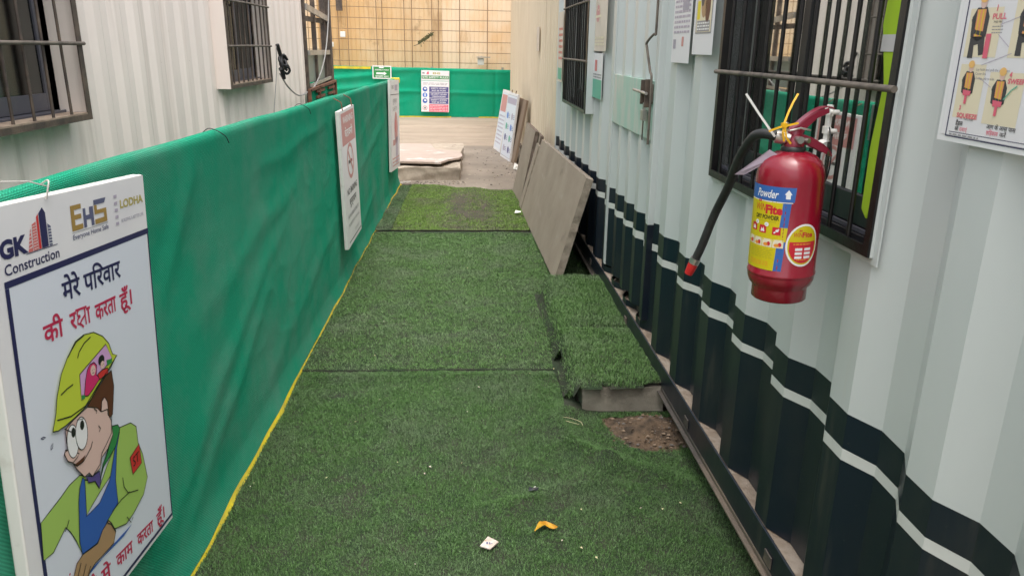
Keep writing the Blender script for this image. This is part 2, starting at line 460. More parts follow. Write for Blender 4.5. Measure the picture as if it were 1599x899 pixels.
b.add(vs, [(i*(ny_+1) + j, (i+1)*(ny_+1) + j, (i+1)*(ny_+1) + j + 1, i*(ny_+1) + j + 1) for i in range(nx_) for j in range(ny_)], 'apron concrete')
obj('concrete_apron', b, kind='structure')

# ------------------------------------------------------------------ corrugated walls
def corr_profile(y0, y1, pitch, depth, phase, cuts=()):
    """points (y, depth) of a trapezoid sheet; crest (0) toward the alley, valley = depth"""
    seg = [(0.0, 0.0), (.27, 0.0), (.50, depth), (.77, depth), (1.0, 0.0)]
    pts = []
    k = math.floor((y0 - phase) / pitch) - 1
    while phase + k * pitch < y1 + pitch:
        for t, d in seg[:-1]: pts.append((phase + (k + t) * pitch, d))
        k += 1
    def at(y):
        for (a, da), (c, dc) in zip(pts, pts[1:]):
            if a <= y <= c: return da + (dc - da) * (y - a) / max(c - a, 1e-9)
        return 0.0
    ys = sorted(set([y0, y1] + list(cuts) + [p[0] for p in pts if y0 < p[0] < y1]))
    return [(y, at(y)) for y in ys]
def corr_wall(prof, rows, mats, place, holes=()):
    """rows: list of z or z(y); mats one per gap; holes (y0,y1,z0,z1)"""
    b = MB()
    Z = lambda r, y: r(y) if callable(r) else r
    for (ya, da), (yb, db) in zip(prof, prof[1:]):
        ym = (ya + yb) / 2
        zs = [(rows[i], rows[i+1], mats[i]) for i in range(len(mats))]
        for r0, r1, m in zs:
            cuts = [(Z(r0, ya), Z(r0, yb)), (Z(r1, ya), Z(r1, yb))]
            spans = [(cuts[0], cuts[1])]
            for h in holes:
                if h[0] <= ym <= h[1]:
                    new = []
                    for lo, hi in spans:
                        if hi[0] <= h[2] or lo[0] >= h[3]: new.append((lo, hi)); continue
                        if lo[0] < h[2]: new.append((lo, (h[2], h[2])))
                        if hi[0] > h[3]: new.append(((h[3], h[3]), hi))
                    spans = new
            for lo, hi in spans:
                b.add([place(ya, da, lo[0]), place(yb, db, lo[1]), place(yb, db, hi[1]), place(ya, da, hi[0])], [(0,1,2,3)], m)
    return b

# right-hand container: local frame at (0.88, 1.5), skewed a little; local x = into the container, local y = along the alley
SK = 0.015
SITE = empty('site_office_container', (0.88, 1.5, 0), 'white shipping container office with navy base band and white wavy stripe, right of the alley', 'container', rz=SK)
M_R = Matrix.Translation((0.88, 1.5, 0)) @ Matrix.Rotation(SK, 4, 'Z')
PITCH, PH, DEP = 0.343, -0.51 - 0.27 * 0.343, 0.042
W1 = (0.088, 1.195, 1.180, 2.15)      # near window opening (along, up)
W2 = (3.86, 5.08, 1.175, 2.12)
DOOR = (2.14, 3.16, 0.27, 2.2)
prof = corr_profile(-3.2, 6.0, PITCH, DEP, PH, cuts=(W1[0], W1[1], W2[0], W2[1], DOOR[0], DOOR[1]))
navy_top = lambda y: .782 + .012 * math.sin(y * 1.1) + .006 * mnoise.noise(Vector((y * 3, 0, 0)))
st_hi = lambda y: .690 + .004 * math.sin(y * 1.3 + 1) + .004 * mnoise.noise(Vector((y * 4, 5, 0)))
st_lo = lambda y: .665 - .014 * max(0, min(1, (y - .8) / 1.5)) + .004 * mnoise.noise(Vector((y * 4, 9, 0)))
w = corr_wall(prof, [.235, st_lo, st_hi, navy_top, 2.6], ['navy paint', 'stripe paint', 'navy paint', 'white paint'],
              lambda y, d, z: (d, y, z), holes=(W1, W2, DOOR))
obj('wall', w, SITE)
b = MB()
b.box((-.008, -3.2, .135), (.0, 6.0, .2335), 'navy paint'); b.box((-.009, -3.2, .118), (.0, 6.0, .1345), 'weathered rail')           # the face of the bottom rail
b.box((.0005, -3.2, .118), (.10, 6.0, .128), 'weathered rail')
b.box((-.024, -3.2, .108), (.03, 6.0, .1175), 'weathered rail')            # lower lip
b.box((.0005, -3.2, .222), (.12, 6.0, .2315), 'ledge dirt')
obj('base_rail', b, SITE, bevel=.003)
b = MB()
b.box((-.02, -3.2, 2.6), (2.4, 6.0, 2.68), 'roof sheet')
b.box((2.36, -3.2, .24), (2.4, 6.0, 2.6), 'room wall')
b.box((.06, -3.2, .2), (2.36, -3.16, 2.6), 'white paint'); b.box((.052, 5.965, .236), (2.36, 6.0, 2.6), 'white paint')
obj('shell', b, SITE)
b = MB(); b.box((.1205, -3.15, .20), (2.355, 5.96, .222), 'room wall'); obj('floor', b, SITE)
b = MB()
for y in (-2.6, 0.6, 3.4, 5.6): obj('footing', MB().box((.25, y, .0), (2.2, y + .3, .117), 'step concrete'), SITE)
b = MB(); b.box((-.004, 5.94, .236), (.05, 6.0, 2.6), 'white paint'); obj('corner_post', b, SITE, bevel=.004)
b = MB()       # small welding scars / bolts on the rail
for y in (-.6, .34, 1.2, 2.4, 3.6): obj('cleat', MB().box((-.014, y, .150), (-.0085, y + .05, .19), 'weathered rail'), SITE, bevel=.002)

# door of the container
d = MB()
dp = corr_profile(DOOR[0] + .012, DOOR[1] - .012, .255, .034, DOOR[0] - .02)
place = lambda y, dd, z: (dd + .004, y, z)
dw = corr_wall(dp, [.285, st_lo, st_hi, navy_top, 1.175], ['navy paint', 'stripe paint', 'navy paint', 'white paint'], place)
dw2 = corr_wall(dp, [1.455, 2.18], ['white paint'], place)
for q in dw2.f: pass
dw.add(dw2.v, dw2.f, 'white paint')
door = obj('door', dw, SITE)
b = MB()
y0, y1 = DOOR[0] + .012, DOOR[1] - .012
b.box((-.002, y0, 1.176), (.04, y1, 1.454), 'plate primer'); obj('lock_plate', b, door, bevel=.003)
b = MB()
b.box((-.006, DOOR[1] - .011, .285), (.05, DOOR[1] + .03, 2.22), 'white paint'); obj('door_jamb', b, SITE, bevel=.003); b = MB()
b.box((-.006, DOOR[0] - .045, .78), (.05, DOOR[0] - .002, 2.22), 'white paint'); b.box((-.006, DOOR[0] - .045, .285), (.05, DOOR[0] - .002, .7795), 'navy paint')
obj('door_jamb', b, SITE, bevel=.003)
b = MB(); b.box((.055, DOOR[0] - .04, .24), (.06, DOOR[1] + .02, 2.22), 'black steel'); obj('door_gasket', b, SITE)
b = MB()
b.tube(smooth_path([(-.014, 2.165, 1.16), (-.016, 2.165, 1.45), (-.02, 2.19, 1.5), (-.03, 2.235, 1.60), (-.032, 2.24, 1.625), (-.02, 2.17, 1.66), (-.012, 2.155, 1.66)], 5), .006, 'dusty bar steel', 8)
b.tube([(-.012, 2.155, 1.66), (-.012, 2.155, 2.1)], .006, 'dusty bar steel', 8)
obj('lock_rod', b, door)
b = MB()
b.tube([(-.03, 2.19, 1.395), (-.03, 2.47, 1.40)], .0075, 'galvanised', 10)
b.box((-.034, 2.20, 1.33), (-.004, 2.215, 1.46), 'brown steel'); b.box((-.034, 2.29, 1.34), (-.004, 2.305, 1.455), 'brown steel')
b.box((-.012, 2.16, 1.35), (-.004, 2.34, 1.44), 'dusty bar steel')
obj('bolt_latch', b, door, bevel=.002)
b = MB()
b.box((-.032, 2.235, 1.265), (-.01, 2.285, 1.315), 'galvanised')
b.tube([(-.021, 2.245, 1.31), (-.021, 2.245, 1.345), (-.021, 2.275, 1.345), (-.021, 2.275, 1.31)], .004, 'galvanised', 8)
b.box((-.023, 2.255, 1.17), (-.019, 2.27, 1.262), 'brown steel')
obj('padlock', b, door, bevel=.003)

def grille_window(parent, a0, a1, z0, z1, out, bars, cross, side, steel, sash_mat, glass, sash, sill=False, rbar=.006, side_depth=.045, e=.024):
    """window with a projecting grille; local x out of the wall is -out; everything parented to one window part"""
    f = MB(); t = .006
    s = -1 if out > 0 else 1
    X0 = -out
    for (p, q) in (((X0, a0 - .012, z0 - .012), (-.001 if side_depth < .04 else .045, a0 - .0, z1)), ((X0, a1, z0 - .012), (.045, a1 + .012, z1)), ((X0, a0, z0 - .012), (.045, a1, z0)), ((X0, a0 - .012, z1), (.045, a1 + .012, z1 + .012))):
        f.box(p, q, sash_mat if q[2] == z0 else side)
    w = obj('window', f, parent)
    if side_depth < .04:
        q = MB(); q.box((-.005, a0 - .030, z0 - .028), (-.001, a0 - .0125, z1 + .05), side); q.box((-.005, a0 - .0124, z0 - .028), (-.001, a1 + .03, z0 - .0125), side); q.box((-.005, a1 + .0125, z0 - .0124), (-.001, a1 + .03, z1 + .05), side)
        obj('flange', q, w)
        for y in (a0 - .004, a1): obj('jamb', MB().box((0, y, z0 - .012), (.046, y + .004, z1), sash_mat), w)
    g = MB()
    for p, q in (((a0 - .012, z0 - .012), (a0 + e, z1 + .012)), ((a1 - e, z0 - .012), (a1 + .012, z1 + .012)), ((a0 + e, z0 - .012), (a1 - e, z0 + .012)), ((a0 + e, z1 - .012), (a1 - e, z1 + .012))):
        g.box((X0 - .006, p[0], p[1]), (X0 - .0005, q[0], q[1]), steel)
        g.box((X0 - .0055, p[0] + .001, p[1] + .001), (X0 + .018, min(p[0] + .006, q[0]), q[1] - .001), steel)
    obj('grille_frame', g, w)
    for y in bars:
        bb = MB(); yj = y + rnd.uniform(-.003, .003)
        bb.tube([(X0 + .004, yj, z0 + .002), (X0 + .004 + rnd.uniform(-.003, .003), yj + rnd.uniform(-.002, .002), (z0+z1)/2), (X0 + .004, yj, z1)], rbar, steel, 8)
        obj('grille_bar', bb, w)
    for z in cross:
        bb = MB(); bb.tube([(X0 - .010, a0 - .022, z), (X0 - .011, (a0+a1)/2, z + .002), (X0 - .010, a1 + .022, z)], .0075, 'dusty bar steel' , 8)
        obj('cross_bar', bb, w)
    # sliding sashes
    S = MB()
    for (p, q, x) in sash:
        fw = .042
        S.box((x, p, z0 + .03), (x + .022, p + fw, z1 - .01), sash_mat); S.box((x, q - fw, z0 + .03), (x + .022, q, z1 - .01), sash_mat)
        S.box((x + .0005, p + fw, z0 + .03), (x + .0215, q - fw, z0 + .10), sash_mat); S.box((x + .0005, p + fw, z1 - .06), (x + .0215, q - fw, z1 - .01), sash_mat)
    S.box((.012, a0 + .001, z0 + .001), (.075, a1 - .001, z0 + .016), sash_mat)
    for x in (.018, .042, .066): S.box((x, a0 + .002, z0 + .0162), (x + .004, a1 - .002, z0 + .029), 'aluminium slate')
    obj('sash_frame', S, w, bevel=.002)
    for (p, q, x) in sash:
        G = MB(); G.box((x + .008, p + .043, z0 + .101), (x + .012, q - .043, z1 - .061), glass)
        obj('pane', G, w)
    if sill:
        q = MB(); q.box((X0 - .004, a0 + .002, z0 + .0125), (.011, a1 - .002, z0 + .019), 'dirty sill'); obj('sill', q, w)
    return w
grille_window(SITE, W1[0], W1[1], W1[2], W1[3], .012, [.19, .29, .395, .50, .60, .705, .81, .915, 1.02, 1.12], [1.527, 1.93], 'white paint', 'black steel', 'aluminium black',
              'window glass', [(.095, .65, .022), (.60, 1.17, .048)], side_depth=.02, e=.012)
grille_window(SITE, W2[0], W2[1], W2[2], W2[3], .055, [W2[0] + .06 + i * .1 for i in range(12)], [1.51, 1.895], 'white paint', 'black steel', 'aluminium black',
              'window glass', [(3.89, 4.5, .022), (4.44, 5.05, .048)])

# things seen through the near window
b = MB(); fr_ = lambda a, bb, c: Vector((.012 + c, .215 - a * 1.3, 1.235 + bb))
vest = [(.0, .42), (.012, .62), (.02, .70), (.045, .74), (.07, .70), (.085, .60), (.088, .44), (.075, .34), (.07, .2), (.06, .06), (.04, .0), (.02, .02), (.018, .16), (.03, .30)]
b.extrude(vest, .008, 'hi vis', fr_)
V = obj('safety_vest', b, bevel=.004, label='lime green safety vest hanging inside the bars of the near window of the white container', cat='safety vest')
V.matrix_world = M_R
b = MB()
obj('reflective_band', MB().box((.0105, .104, 1.60), (.0118, .204, 1.635), 'reflective grey'), V)
b = MB(); b.box((.085, .26, 1.256), (.15, .44, 1.325), 'blue plastic'); b.tube([(.09, .30, 1.325), (.09, .35, 1.37), (.09, .41, 1.335)], .006, 'plastic sleeve', 8)
o = obj('plastic_folder', b, bevel=.006, label='blue plastic folder lying on the sill behind the near window', cat='folder'); o.matrix_world = M_R
b = MB(); b.box((.10, -.3, .9), (.5, 1.4, 1.255), 'room wall'); o = obj('desk', b, bevel=.01, label='grey desk against the wall inside the near container window', cat='desk'); o.matrix_world = M_R

# paper notices on the container wall ----------------------------------------------------------
def notice(name, a_left, z_bot, w, h, label, draw, cat='notice', paper='paper white', bend=0.0, t=.001):
    """a_left: the along-wall coordinate of the left edge as one faces the wall (left = farther)"""
    T = M_R @ Matrix(((0, 0, -1, -.012), (-1, 0, 0, a_left), (0, 1, 0, z_bot), (0, 0, 0, 1)))
    fr = lambda a, bb, c: Vector((a, bb, c + bend * math.sin(a / w * 6.0 + bb * 9)))
    A = Art(fr, .0003, .0006)
    n = 8; m = 6
    for i in range(n):
        for j in range(m):
            A.add([fr(w*(i+p)/n, h*(j+q)/m, 0) for p, q in ((0,0),(1,0),(1,1),(0,1))], [(0,1,2,3)], paper, True)
    draw(A, w, h)
    o = obj(name, A, label=label, cat=cat); o.matrix_world = T
    return o
def d_logo(A, w, h):
    A.ring(w*.4, h*.62, w*.13, w*.13, .006, 'ink cream', 2, 16); A.lines(.02, w*.86, h*.06, h*.18, 3, 'ink cream', 2, .6, 4); A.ell(w*.38, h*.45, w*.12, w*.10, 'ink fadedred', 1)
    A.rect(w*.2, h*.40, w*.6, h*.43, 'ink cream', 2)
notice('paper_notice', 3.955, 1.578, .54, .52, 'beige sun faded notice with a round emblem beside the far barred window', d_logo, paper='paper beige')
def d_teal(A, w, h):
    A.rect(.01, .0, w*.95, h*.42, 'ink teal', 1, 6); A.rect(w*.3, h*.6, w*.5, h*.85, 'ink salmon', 1); A.lines(.03, w*.9, h*.44, h*.56, 2, 'ink textgrey', 2, .5, 2)
notice('paper_notice', 3.915, 1.28, .42, .285, 'small white notice with a teal lower half, under the faded beige notice', d_teal)
def d_sliver(A, w, h):
    A.rect(.02, .02, w*.9, h*.2, 'ink teal', 1, 4); A.lines(.03, w*.9, h*.3, h*.8, 6, 'ink salmon', 1, .4, 8)
notice('paper_notice', 5.86, 1.30, .33, .60, 'narrow pale notice beyond the far barred window at the container corner', d_sliver, paper='paper beige')
def d_dense(A, w, h):
    A.lines(.02, w*.92, h*.24, h*.97, 17, 'ink mauve', 1, .45, 11); A.rect(w*.5, h*.44, w*.82, h*.58, 'ink lilacgrey', 2); A.ring(w*.3, h*.66, .05, .035, .004, 'ink lilacgrey', 2)
    A.rect(.02, h*.12, .06, h*.2, 'ink lilacgrey', 1); A.rect(w*.55, h*.14, w*.66, h*.22, 'ink fadedred', 1)
notice('paper_notice', 1.86, 1.545, .265, .46, 'white sheet covered in dense blue print, left of the yellow and brown picture notice', d_dense)
def d_photo(A, w, h):
    A.rect(.028, .075, w - .03, h - .02, 'ink textgrey', 1, 5); A.rect(.034, .08, w - .036, h - .025, 'ink cream', 2, 5)
    A.rect(.04, .125, .075, .19, 'ink yellow', 3); A.ell(.12, .18, .035, .05, 'ink tan', 3); A.ell(.165, .17, .03, .06, 'ink brown', 3); A.ell(.10, .20, .02, .03, 'ink dark', 4)
    A.rect(.045, .082, w - .05, .12, 'ink textgrey', 3, 4); A.lines(.05, w - .055, .085, .117, 3, 'ink white', 4, .5, 3)
    A.rect(.034, .26, w - .04, .266, 'ink dark', 3, 3); A.rect(.05, .28, .12, .33, 'ink orange', 3); A.ell(.165, .31, .025, .025, 'ink teal', 3); A.rect(.05, .35, .2, .40, 'ink sky', 3)
notice('paper_notice', 1.56, 1.58, .25, .46, 'framed picture notice in yellow and brown just left of the near barred window', d_photo)
def d_guide(A, w, h):
    o = (-.012, .012)
    A.rect(.012, .012, w - .012, h - .01, 'paper white', 1, 6)
    A.stroke([(.026, h - .015), (.026, .010), (w - .015, .010), (w - .015, h - .015)], .0035, 'ink navy', 2)
    A.stroke([(.034, .018), (w - .02, .018)], .0012, 'ink navy', 2)
    A.lines(.036, .12, .0115, .0165, 1, 'ink textgrey', 2, .5, 3)
    cards = [(.036, .148, .085, .08), (.036, .022 + .022, .068, .092), (.118, .04, .085, .085), (.150, .148, .06, .09), (.036, .25, .09, .1), (.16, .26, .09, .1), (.225, .05, .1, .09), (.235, .16, .09, .09)]
    for i, (x, y, ww, hh) in enumerate(cards): A.rect(x, y, x + ww, y + hh, 'ink cream', 2)
    def worker(x, y, k, kneel=False):
        A.poly([(x - .019*k, y), (x - .022*k, y + .03*k), (x - .012*k, y + .045*k), (x + .012*k, y + .045*k), (x + .021*k, y + .03*k), (x + .02*k, y), (x + .0*k, y - .008*k)], 'ink dark', 3)
        A.poly([(x - .010*k, y), (x - .011*k, y + .042*k), (x + .011*k, y + .042*k), (x + .011*k, y)], 'ink vest', 4)
        A.stroke([(x - .005*k, y), (x - .005*k, y + .042*k)], .002*k, 'ink yellow', 5); A.stroke([(x + .005*k, y), (x + .005*k, y + .042*k)], .002*k, 'ink yellow', 5)
        A.ell(x + .002*k, y + .053*k, .008*k, .010*k, 'ink skin', 4); A.ell(x + .002*k, y + .060*k, .010*k, .008*k, 'ink helmet', 5)
        A.stroke([(x - .019*k, y + .028*k), (x - .012*k, y + .008*k), (x + .012*k, y + .004*k)], .007*k, 'ink dark', 5)
        if kneel:
            A.poly([(x - .018*k, y), (x + .018*k, y), (x + .022*k, y - .028*k), (x + .010*k, y - .03*k), (x + .004*k, y - .012*k), (x - .006*k, y - .014*k), (x - .004*k, y - .034*k), (x - .018*k, y - .034*k)], 'ink dark', 3)
            A.rect(x + .022*k, y - .034*k, x + .034*k, y + .004*k, 'ink rose', 5)
        else:
            A.poly([(x - .012*k, y + .006*k), (x + .016*k, y + .004*k), (x + .014*k, y - .006*k), (x - .010*k, y - .006*k)], 'ink rose', 6); A.rect(x - .003*k, y - .024*k, x + .005*k, y - .005*k, 'ink rose', 6)
    worker(.066, .182, 1.05, True); worker(.064, .088, .80); worker(.148, .075, .85); worker(.185, .185, 1.0, True); worker(.075, .285, 1); worker(.2, .3, 1); worker(.262, .09, .9); worker(.275, .2, .95)
    A.stroke([(.163, .082), (.178, .098), (.190, .105)], .0022, 'ink teal', 6)
    A.text('1', .104, .222, .014, 'ink rose', 4, bold=.02); A.text('PULL', .097, .209, .013, 'ink rose', 4, width=.034, bold=.02); A.text('THE PIN', .101, .203, .005, 'ink dark', 4, width=.022)
    A.text('SQUEEZE', .049, .045, .011, 'ink rose', 4, width=.056, bold=.03); A.text('3', .052, .058, .011, 'ink rose', 4, bold=.03); A.text('THE LEVER', .070, .041, .0042, 'ink dark', 4, width=.026)
    A.text('हैंडल', .050, .031, .011, 'ink dark', 4, width=.02, bold=.02); A.text('को', .050, .0215, .010, 'ink dark', 4, width=.010, bold=.02); A.text('दबाएं', .063, .0215, .010, 'ink rose', 4, width=.022)
    A.text('आग के आस पास', .134, .033, .010, 'ink dark', 4, width=.072, bold=.01); A.text('छिड़काव', .136, .023, .010, 'ink rose', 4, width=.03, bold=.01); A.text('करें', .170, .023, .010, 'ink dark', 4, width=.016, bold=.01)
    A.text('4', .166, .118, .012, 'ink rose', 4, bold=.03); A.text('SWEEP', .165, .108, .011, 'ink rose', 4, width=.04, bold=.03)
    A.text('Lay hold and pull the pin down', .079, .126, .006, 'ink textgrey', 3, width=.085); A.text('Cover fire', .079, .119, .006, 'ink textgrey', 3, width=.028); A.text('Sweep side to side', .082, .1115, .006, 'ink textgrey', 3, width=.048)
    A.lines(.10, .13, .185, .20, 3, 'ink textgrey', 3, .3, 9)
    for q in ([(.118, .20), (.20, .22)], [(.09, .135), (.16, .155)], [(.09, .115), (.125, .10)], [(.118, .185), (.15, .165)]): A.stroke(q, .0011, 'ink mauve', 3)
notice('safety_poster', -.088, 1.445, .36, .52, 'laminated fire extinguisher guide poster with small workers, at the right edge above the corrugated wall', d_guide, cat='poster', paper='plastic sleeve')

# ------------------------------------------------------------------ cream container beyond
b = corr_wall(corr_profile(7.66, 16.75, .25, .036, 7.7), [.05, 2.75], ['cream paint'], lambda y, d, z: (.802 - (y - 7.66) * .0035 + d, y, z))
k_shade = b.mi('cream paint rib shade')
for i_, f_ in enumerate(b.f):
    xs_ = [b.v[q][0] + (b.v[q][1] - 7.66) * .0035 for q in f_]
    if min(xs_) > .81: b.m[i_] = k_shade  # valley faces take the browner cream, painted shade that sets off the ribs
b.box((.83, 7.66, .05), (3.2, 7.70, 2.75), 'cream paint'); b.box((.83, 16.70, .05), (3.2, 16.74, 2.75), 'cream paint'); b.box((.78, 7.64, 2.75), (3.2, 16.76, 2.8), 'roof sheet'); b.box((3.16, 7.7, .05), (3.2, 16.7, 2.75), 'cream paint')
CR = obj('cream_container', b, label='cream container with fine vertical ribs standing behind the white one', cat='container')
b = MB(); b.box((.755, 7.66, .0), (.83, 16.74, .0495), 'brown steel'); obj('base_rail', b, CR)
b = MB(); b.box((.778, 9.6, 1.55), (.787, 9.9, 1.83), 'paper beige'); obj('paper_strip', b, label='faded paper strip stuck to the cream ribbed container', cat='notice')

# ------------------------------------------------------------------ left container
LX = -1.72
LEFT = empty('portable_cabin', (LX, 0, 0), 'grimy white corrugated cabin with two barred windows left of the green fence', 'cabin')
LW1 = (2.05, 3.42, 1.29, 2.2); LW2 = (5.43, 6.52, 1.31, 2.2)
b = corr_wall(corr_profile(-3, 8.15, .215, .018, .1, cuts=(LW1[0], LW1[1], LW2[0], LW2[1])), [.15, 2.6], ['old white paint'], lambda y, d, z: (-d, y, z), holes=(LW1, LW2))
obj('wall', b, LEFT)
b = MB(); b.box((-2.4, -3, 2.6), (.02, 8.15, 2.68), 'roof sheet'); b.box((-2.4, -3, .15), (-2.36, 8.15, 2.6), 'room wall'); b.box((-2.36, 8.11, .15), (-.041, 8.15, 2.6), 'old white paint'); b.box((-2.36, -3, .15), (-.04, -2.96, 2.6), 'old white paint')
obj('shell', b, LEFT)
b = MB(); b.box((-2.36, -3, .0), (.0, 8.15, .149), 'brown steel'); obj('floor', b, LEFT)
b = MB(); b.box((-.04, 8.05, .15), (.006, 8.15, 2.6), 'old white paint'); obj('corner_post', b, LEFT, bevel=.004)
MIRR = bpy.data.objects.new('window_mount', None); COL.objects.link(MIRR); MIRR.parent = LEFT; MIRR.rotation_euler = (0, 0, math.pi)
def left_window(a0, a1, z0, z1, bars, cross, sash):
    w = grille_window(LEFT, -a1, -a0, z0, z1, .075, [-y for y in bars], cross, 'old white paint', 'brown steel', 'aluminium slate', 'dusty glass', [(-q, -p, x) for p, q, x in sash], sill=True)
    w.rotation_euler = (0, 0, math.pi)
    return w
left_window(*LW1, [2.16 + .14 * i for i in range(9)], [1.588, 1.95], [(2.08, 2.8, .022), (2.72, 3.38, .048)])
left_window(*LW2, [5.52 + .115 * i for i in range(9)], [1.577, 1.87], [(5.46, 6.0, .022), (5.95, 6.48, .048)])
bpy.data.objects.remove(MIRR)

# open steel frame at the end of the cabin
b = MB()
FRM = empty('steel_frame', (LX, 8.2, 0), 'dark open steel frame at the end of the grimy cabin', 'frame')
def post(y, w, name='post'):
    q = MB(); q.box((-w/2, y - 8.2 - w/2, 0), (w/2, y - 8.2 + w/2, 2.7), 'brown steel'); obj(name, q, FRM, bevel=.003)
post(8.22, .05); post(8.74, .045); post(9.28, .05); post(9.46, .11)
def rail(z0, z1, m, h=.05, y0=8.25, y1=9.40, x=.03):
    q = MB(); q.bar((x, y0 - 8.2, z0), (x, y1 - 8.2, z1), .02, h, m); obj('rail', q, FRM)
rail(1.955, 1.875, 'galvanised', .06); rail(1.845, 1.845, 'brown steel', .05, x=.0); rail(1.512, 1.507, 'galvanised', .05, x=.035); rail(1.185, 1.225, 'galvanised', .03, x=.035)
q = MB(); q.box((-.012, .05, 1.21), (-.004, 1.16, 1.53), 'frosted panel'); obj('frosted_panel', q, FRM)
q = MB(); q.box((-.022, .05, .5), (-.0125, 1.16, 1.195), 'brown steel'); obj('lower_panel', q, FRM)
q = MB(); q.bar((.0, 8.9 - 8.2, 1.0), (.0, 8.9 - 8.2, 1.18), .03, .03, 'brown steel'); obj('stub', q, FRM)
# rusty louvre frame below
LV = empty('louvre_frame', (LX + .05, 8.0, 0), 'rusty iron louvre frame with green net standing below the dark steel frame', 'louvre')
b = MB(); b.box((0, .0, .25), (.03, .03, 1.16), 'rusty iron'); b.box((0, .5, .25), (.03, .53, 1.17), 'rusty iron'); b.box((0, 1.5, .25), (.03, 1.53, 1.18), 'rusty iron')
b.bar((.015, 0, 1.15), (.015, 1.53, 1.18), .03, .025, 'rusty iron'); b.bar((.015, 0, .26), (.015, 1.53, .26), .03, .025, 'rusty iron')
obj('outer_frame', b, LV)
for i in range(9):
    for y0, y1 in ((.36, .8), (1.05, 1.42)):
        q = MB(); q.box((.006, y0, 1.11 - i*.06), (.024, y1, 1.135 - i*.06), 'rusty iron'); obj('slat', q, LV)
q = MB(); q.box((-.004, .03, .27), (.0, 1.5, 1.14), 'bright green net'); obj('net_sheet', q, LV)

# cables on the left
b = MB()
b.tube(smooth_path([(-1.60, 6.60, 1.59), (-1.59, 6.64, 1.50), (-1.58, 6.62, 1.42), (-1.58, 6.66, 1.32), (-1.585, 6.64, 1.37), (-1.59, 6.6, 1.40)], 6), .016, 'cable black', 10)
for k in range(3):
    c = Vector((-1.575, 6.66 + .03*k, 1.47 - .035*k))
    b.tube(smooth_path([c + Vector((.025*math.cos(a*1.3 + k), .04*math.cos(a + k*1.7) + rnd.uniform(-.012, .012), .038*math.sin(a*1.1 + k) + rnd.uniform(-.012, .012))) for a in [i*math.pi/3 for i in range(8)]], 3), .011, 'cable black', 8)
obj('cable_knot', b, label='black knotted cable bundle hung on the corner of the second barred window', cat='cable')
b = MB(); b.tube(smooth_path([(-1.60, 6.62, 1.36), (-1.62, 6.95, 1.24), (-1.66, 7.5, 1.135), (-1.68, 8.0, 1.13), (-1.67, 8.45, 1.2), (-1.66, 8.95, 1.45), (-1.66, 9.3, 1.85), (-1.66, 9.45, 2.3)], 8), .007, 'cable grey', 8)
obj('cable', b, label='thin grey cable drooping from the second window to the dark steel frame', cat='cable')
b = MB(); b.tube(smooth_path([(-1.60, 6.56, 1.58), (-1.61, 6.55, 1.38), (-1.63, 6.5, 1.15), (-1.66, 6.42, .8)], 6), .004, 'cable grey', 6)
obj('cable', b, label='thin cord hanging straight down below the second barred window', cat='cable')

# ------------------------------------------------------------------ green net fence
def zt(y): return 1.335 - .0117 * y
def fence_x(y, z, x0):
    t = z / zt(y)
    n = mnoise.noise
    w = .011 * n(Vector((y * .8, z * .7, 1))) + .005 * n(Vector((y * 2.2 + z * 1.6, z * 2.0 - y * .4, 3)))
    q1 = n(Vector((y * 3.2 + z * 3.0, z * 5.5 - y * 1.6, 5))); q2 = n(Vector((y * 5.0 - z * 2.0, z * 8.0 + y * 1.2, 8)))
    w += .005 * (1 - min(1, abs(q1) * 4)) * max(0, n(Vector((y * .9, z * 1.1, 12))) + .25) + .003 * (1 - min(1, abs(q2) * 4.5)) * max(0, n(Vector((y * 1.1, z * 1.4, 15))) + .15)
    crease = 0.0
    for (ya, za, yb, zb, amp, wd) in ((2.0, .10, 3.4, .62, .012, .05), (2.1, .35, 3.7, .80, .010, .045), (2.3, .72, 4.2, .98, .008, .05), (2.15, .9, 2.5, 1.2, .010, .05), (3.0, .15, 5.2, .55, .010, .06),
                                      (5.8, .62, 8.0, .90, .012, .05), (5.9, .2, 6.9, .35, .010, .04), (3.2, 1.08, 4.8, 1.15, .008, .035), (1.9, .18, 2.7, .5, .010, .05), (6.2, .9, 7.8, 1.15, .007, .05)):
        dy, dz = yb - ya, zb - za; L = math.hypot(dy, dz)
        u = ((y - ya) * dy + (z - za) * dz) / L; v = ((y - ya) * -dz + (z - za) * dy) / L + .03 * n(Vector((y * 2, z * 2, 7)))
        e = max(0.0, 1 - ((u - L/2) / (L/2 + .1)) ** 2)
        crease += .75 * amp * e * math.exp(-(v / wd) ** 2)
    return x0 + (w * (.35 + .65 * math.sin(math.pi * min(1, max(0, t)))) + crease)
FX = -0.905
FEN = empty('net_fence', (FX, 4.7, 0), 'long low fence wrapped in green shade net with a yellow hem, left of the turf', 'fence')
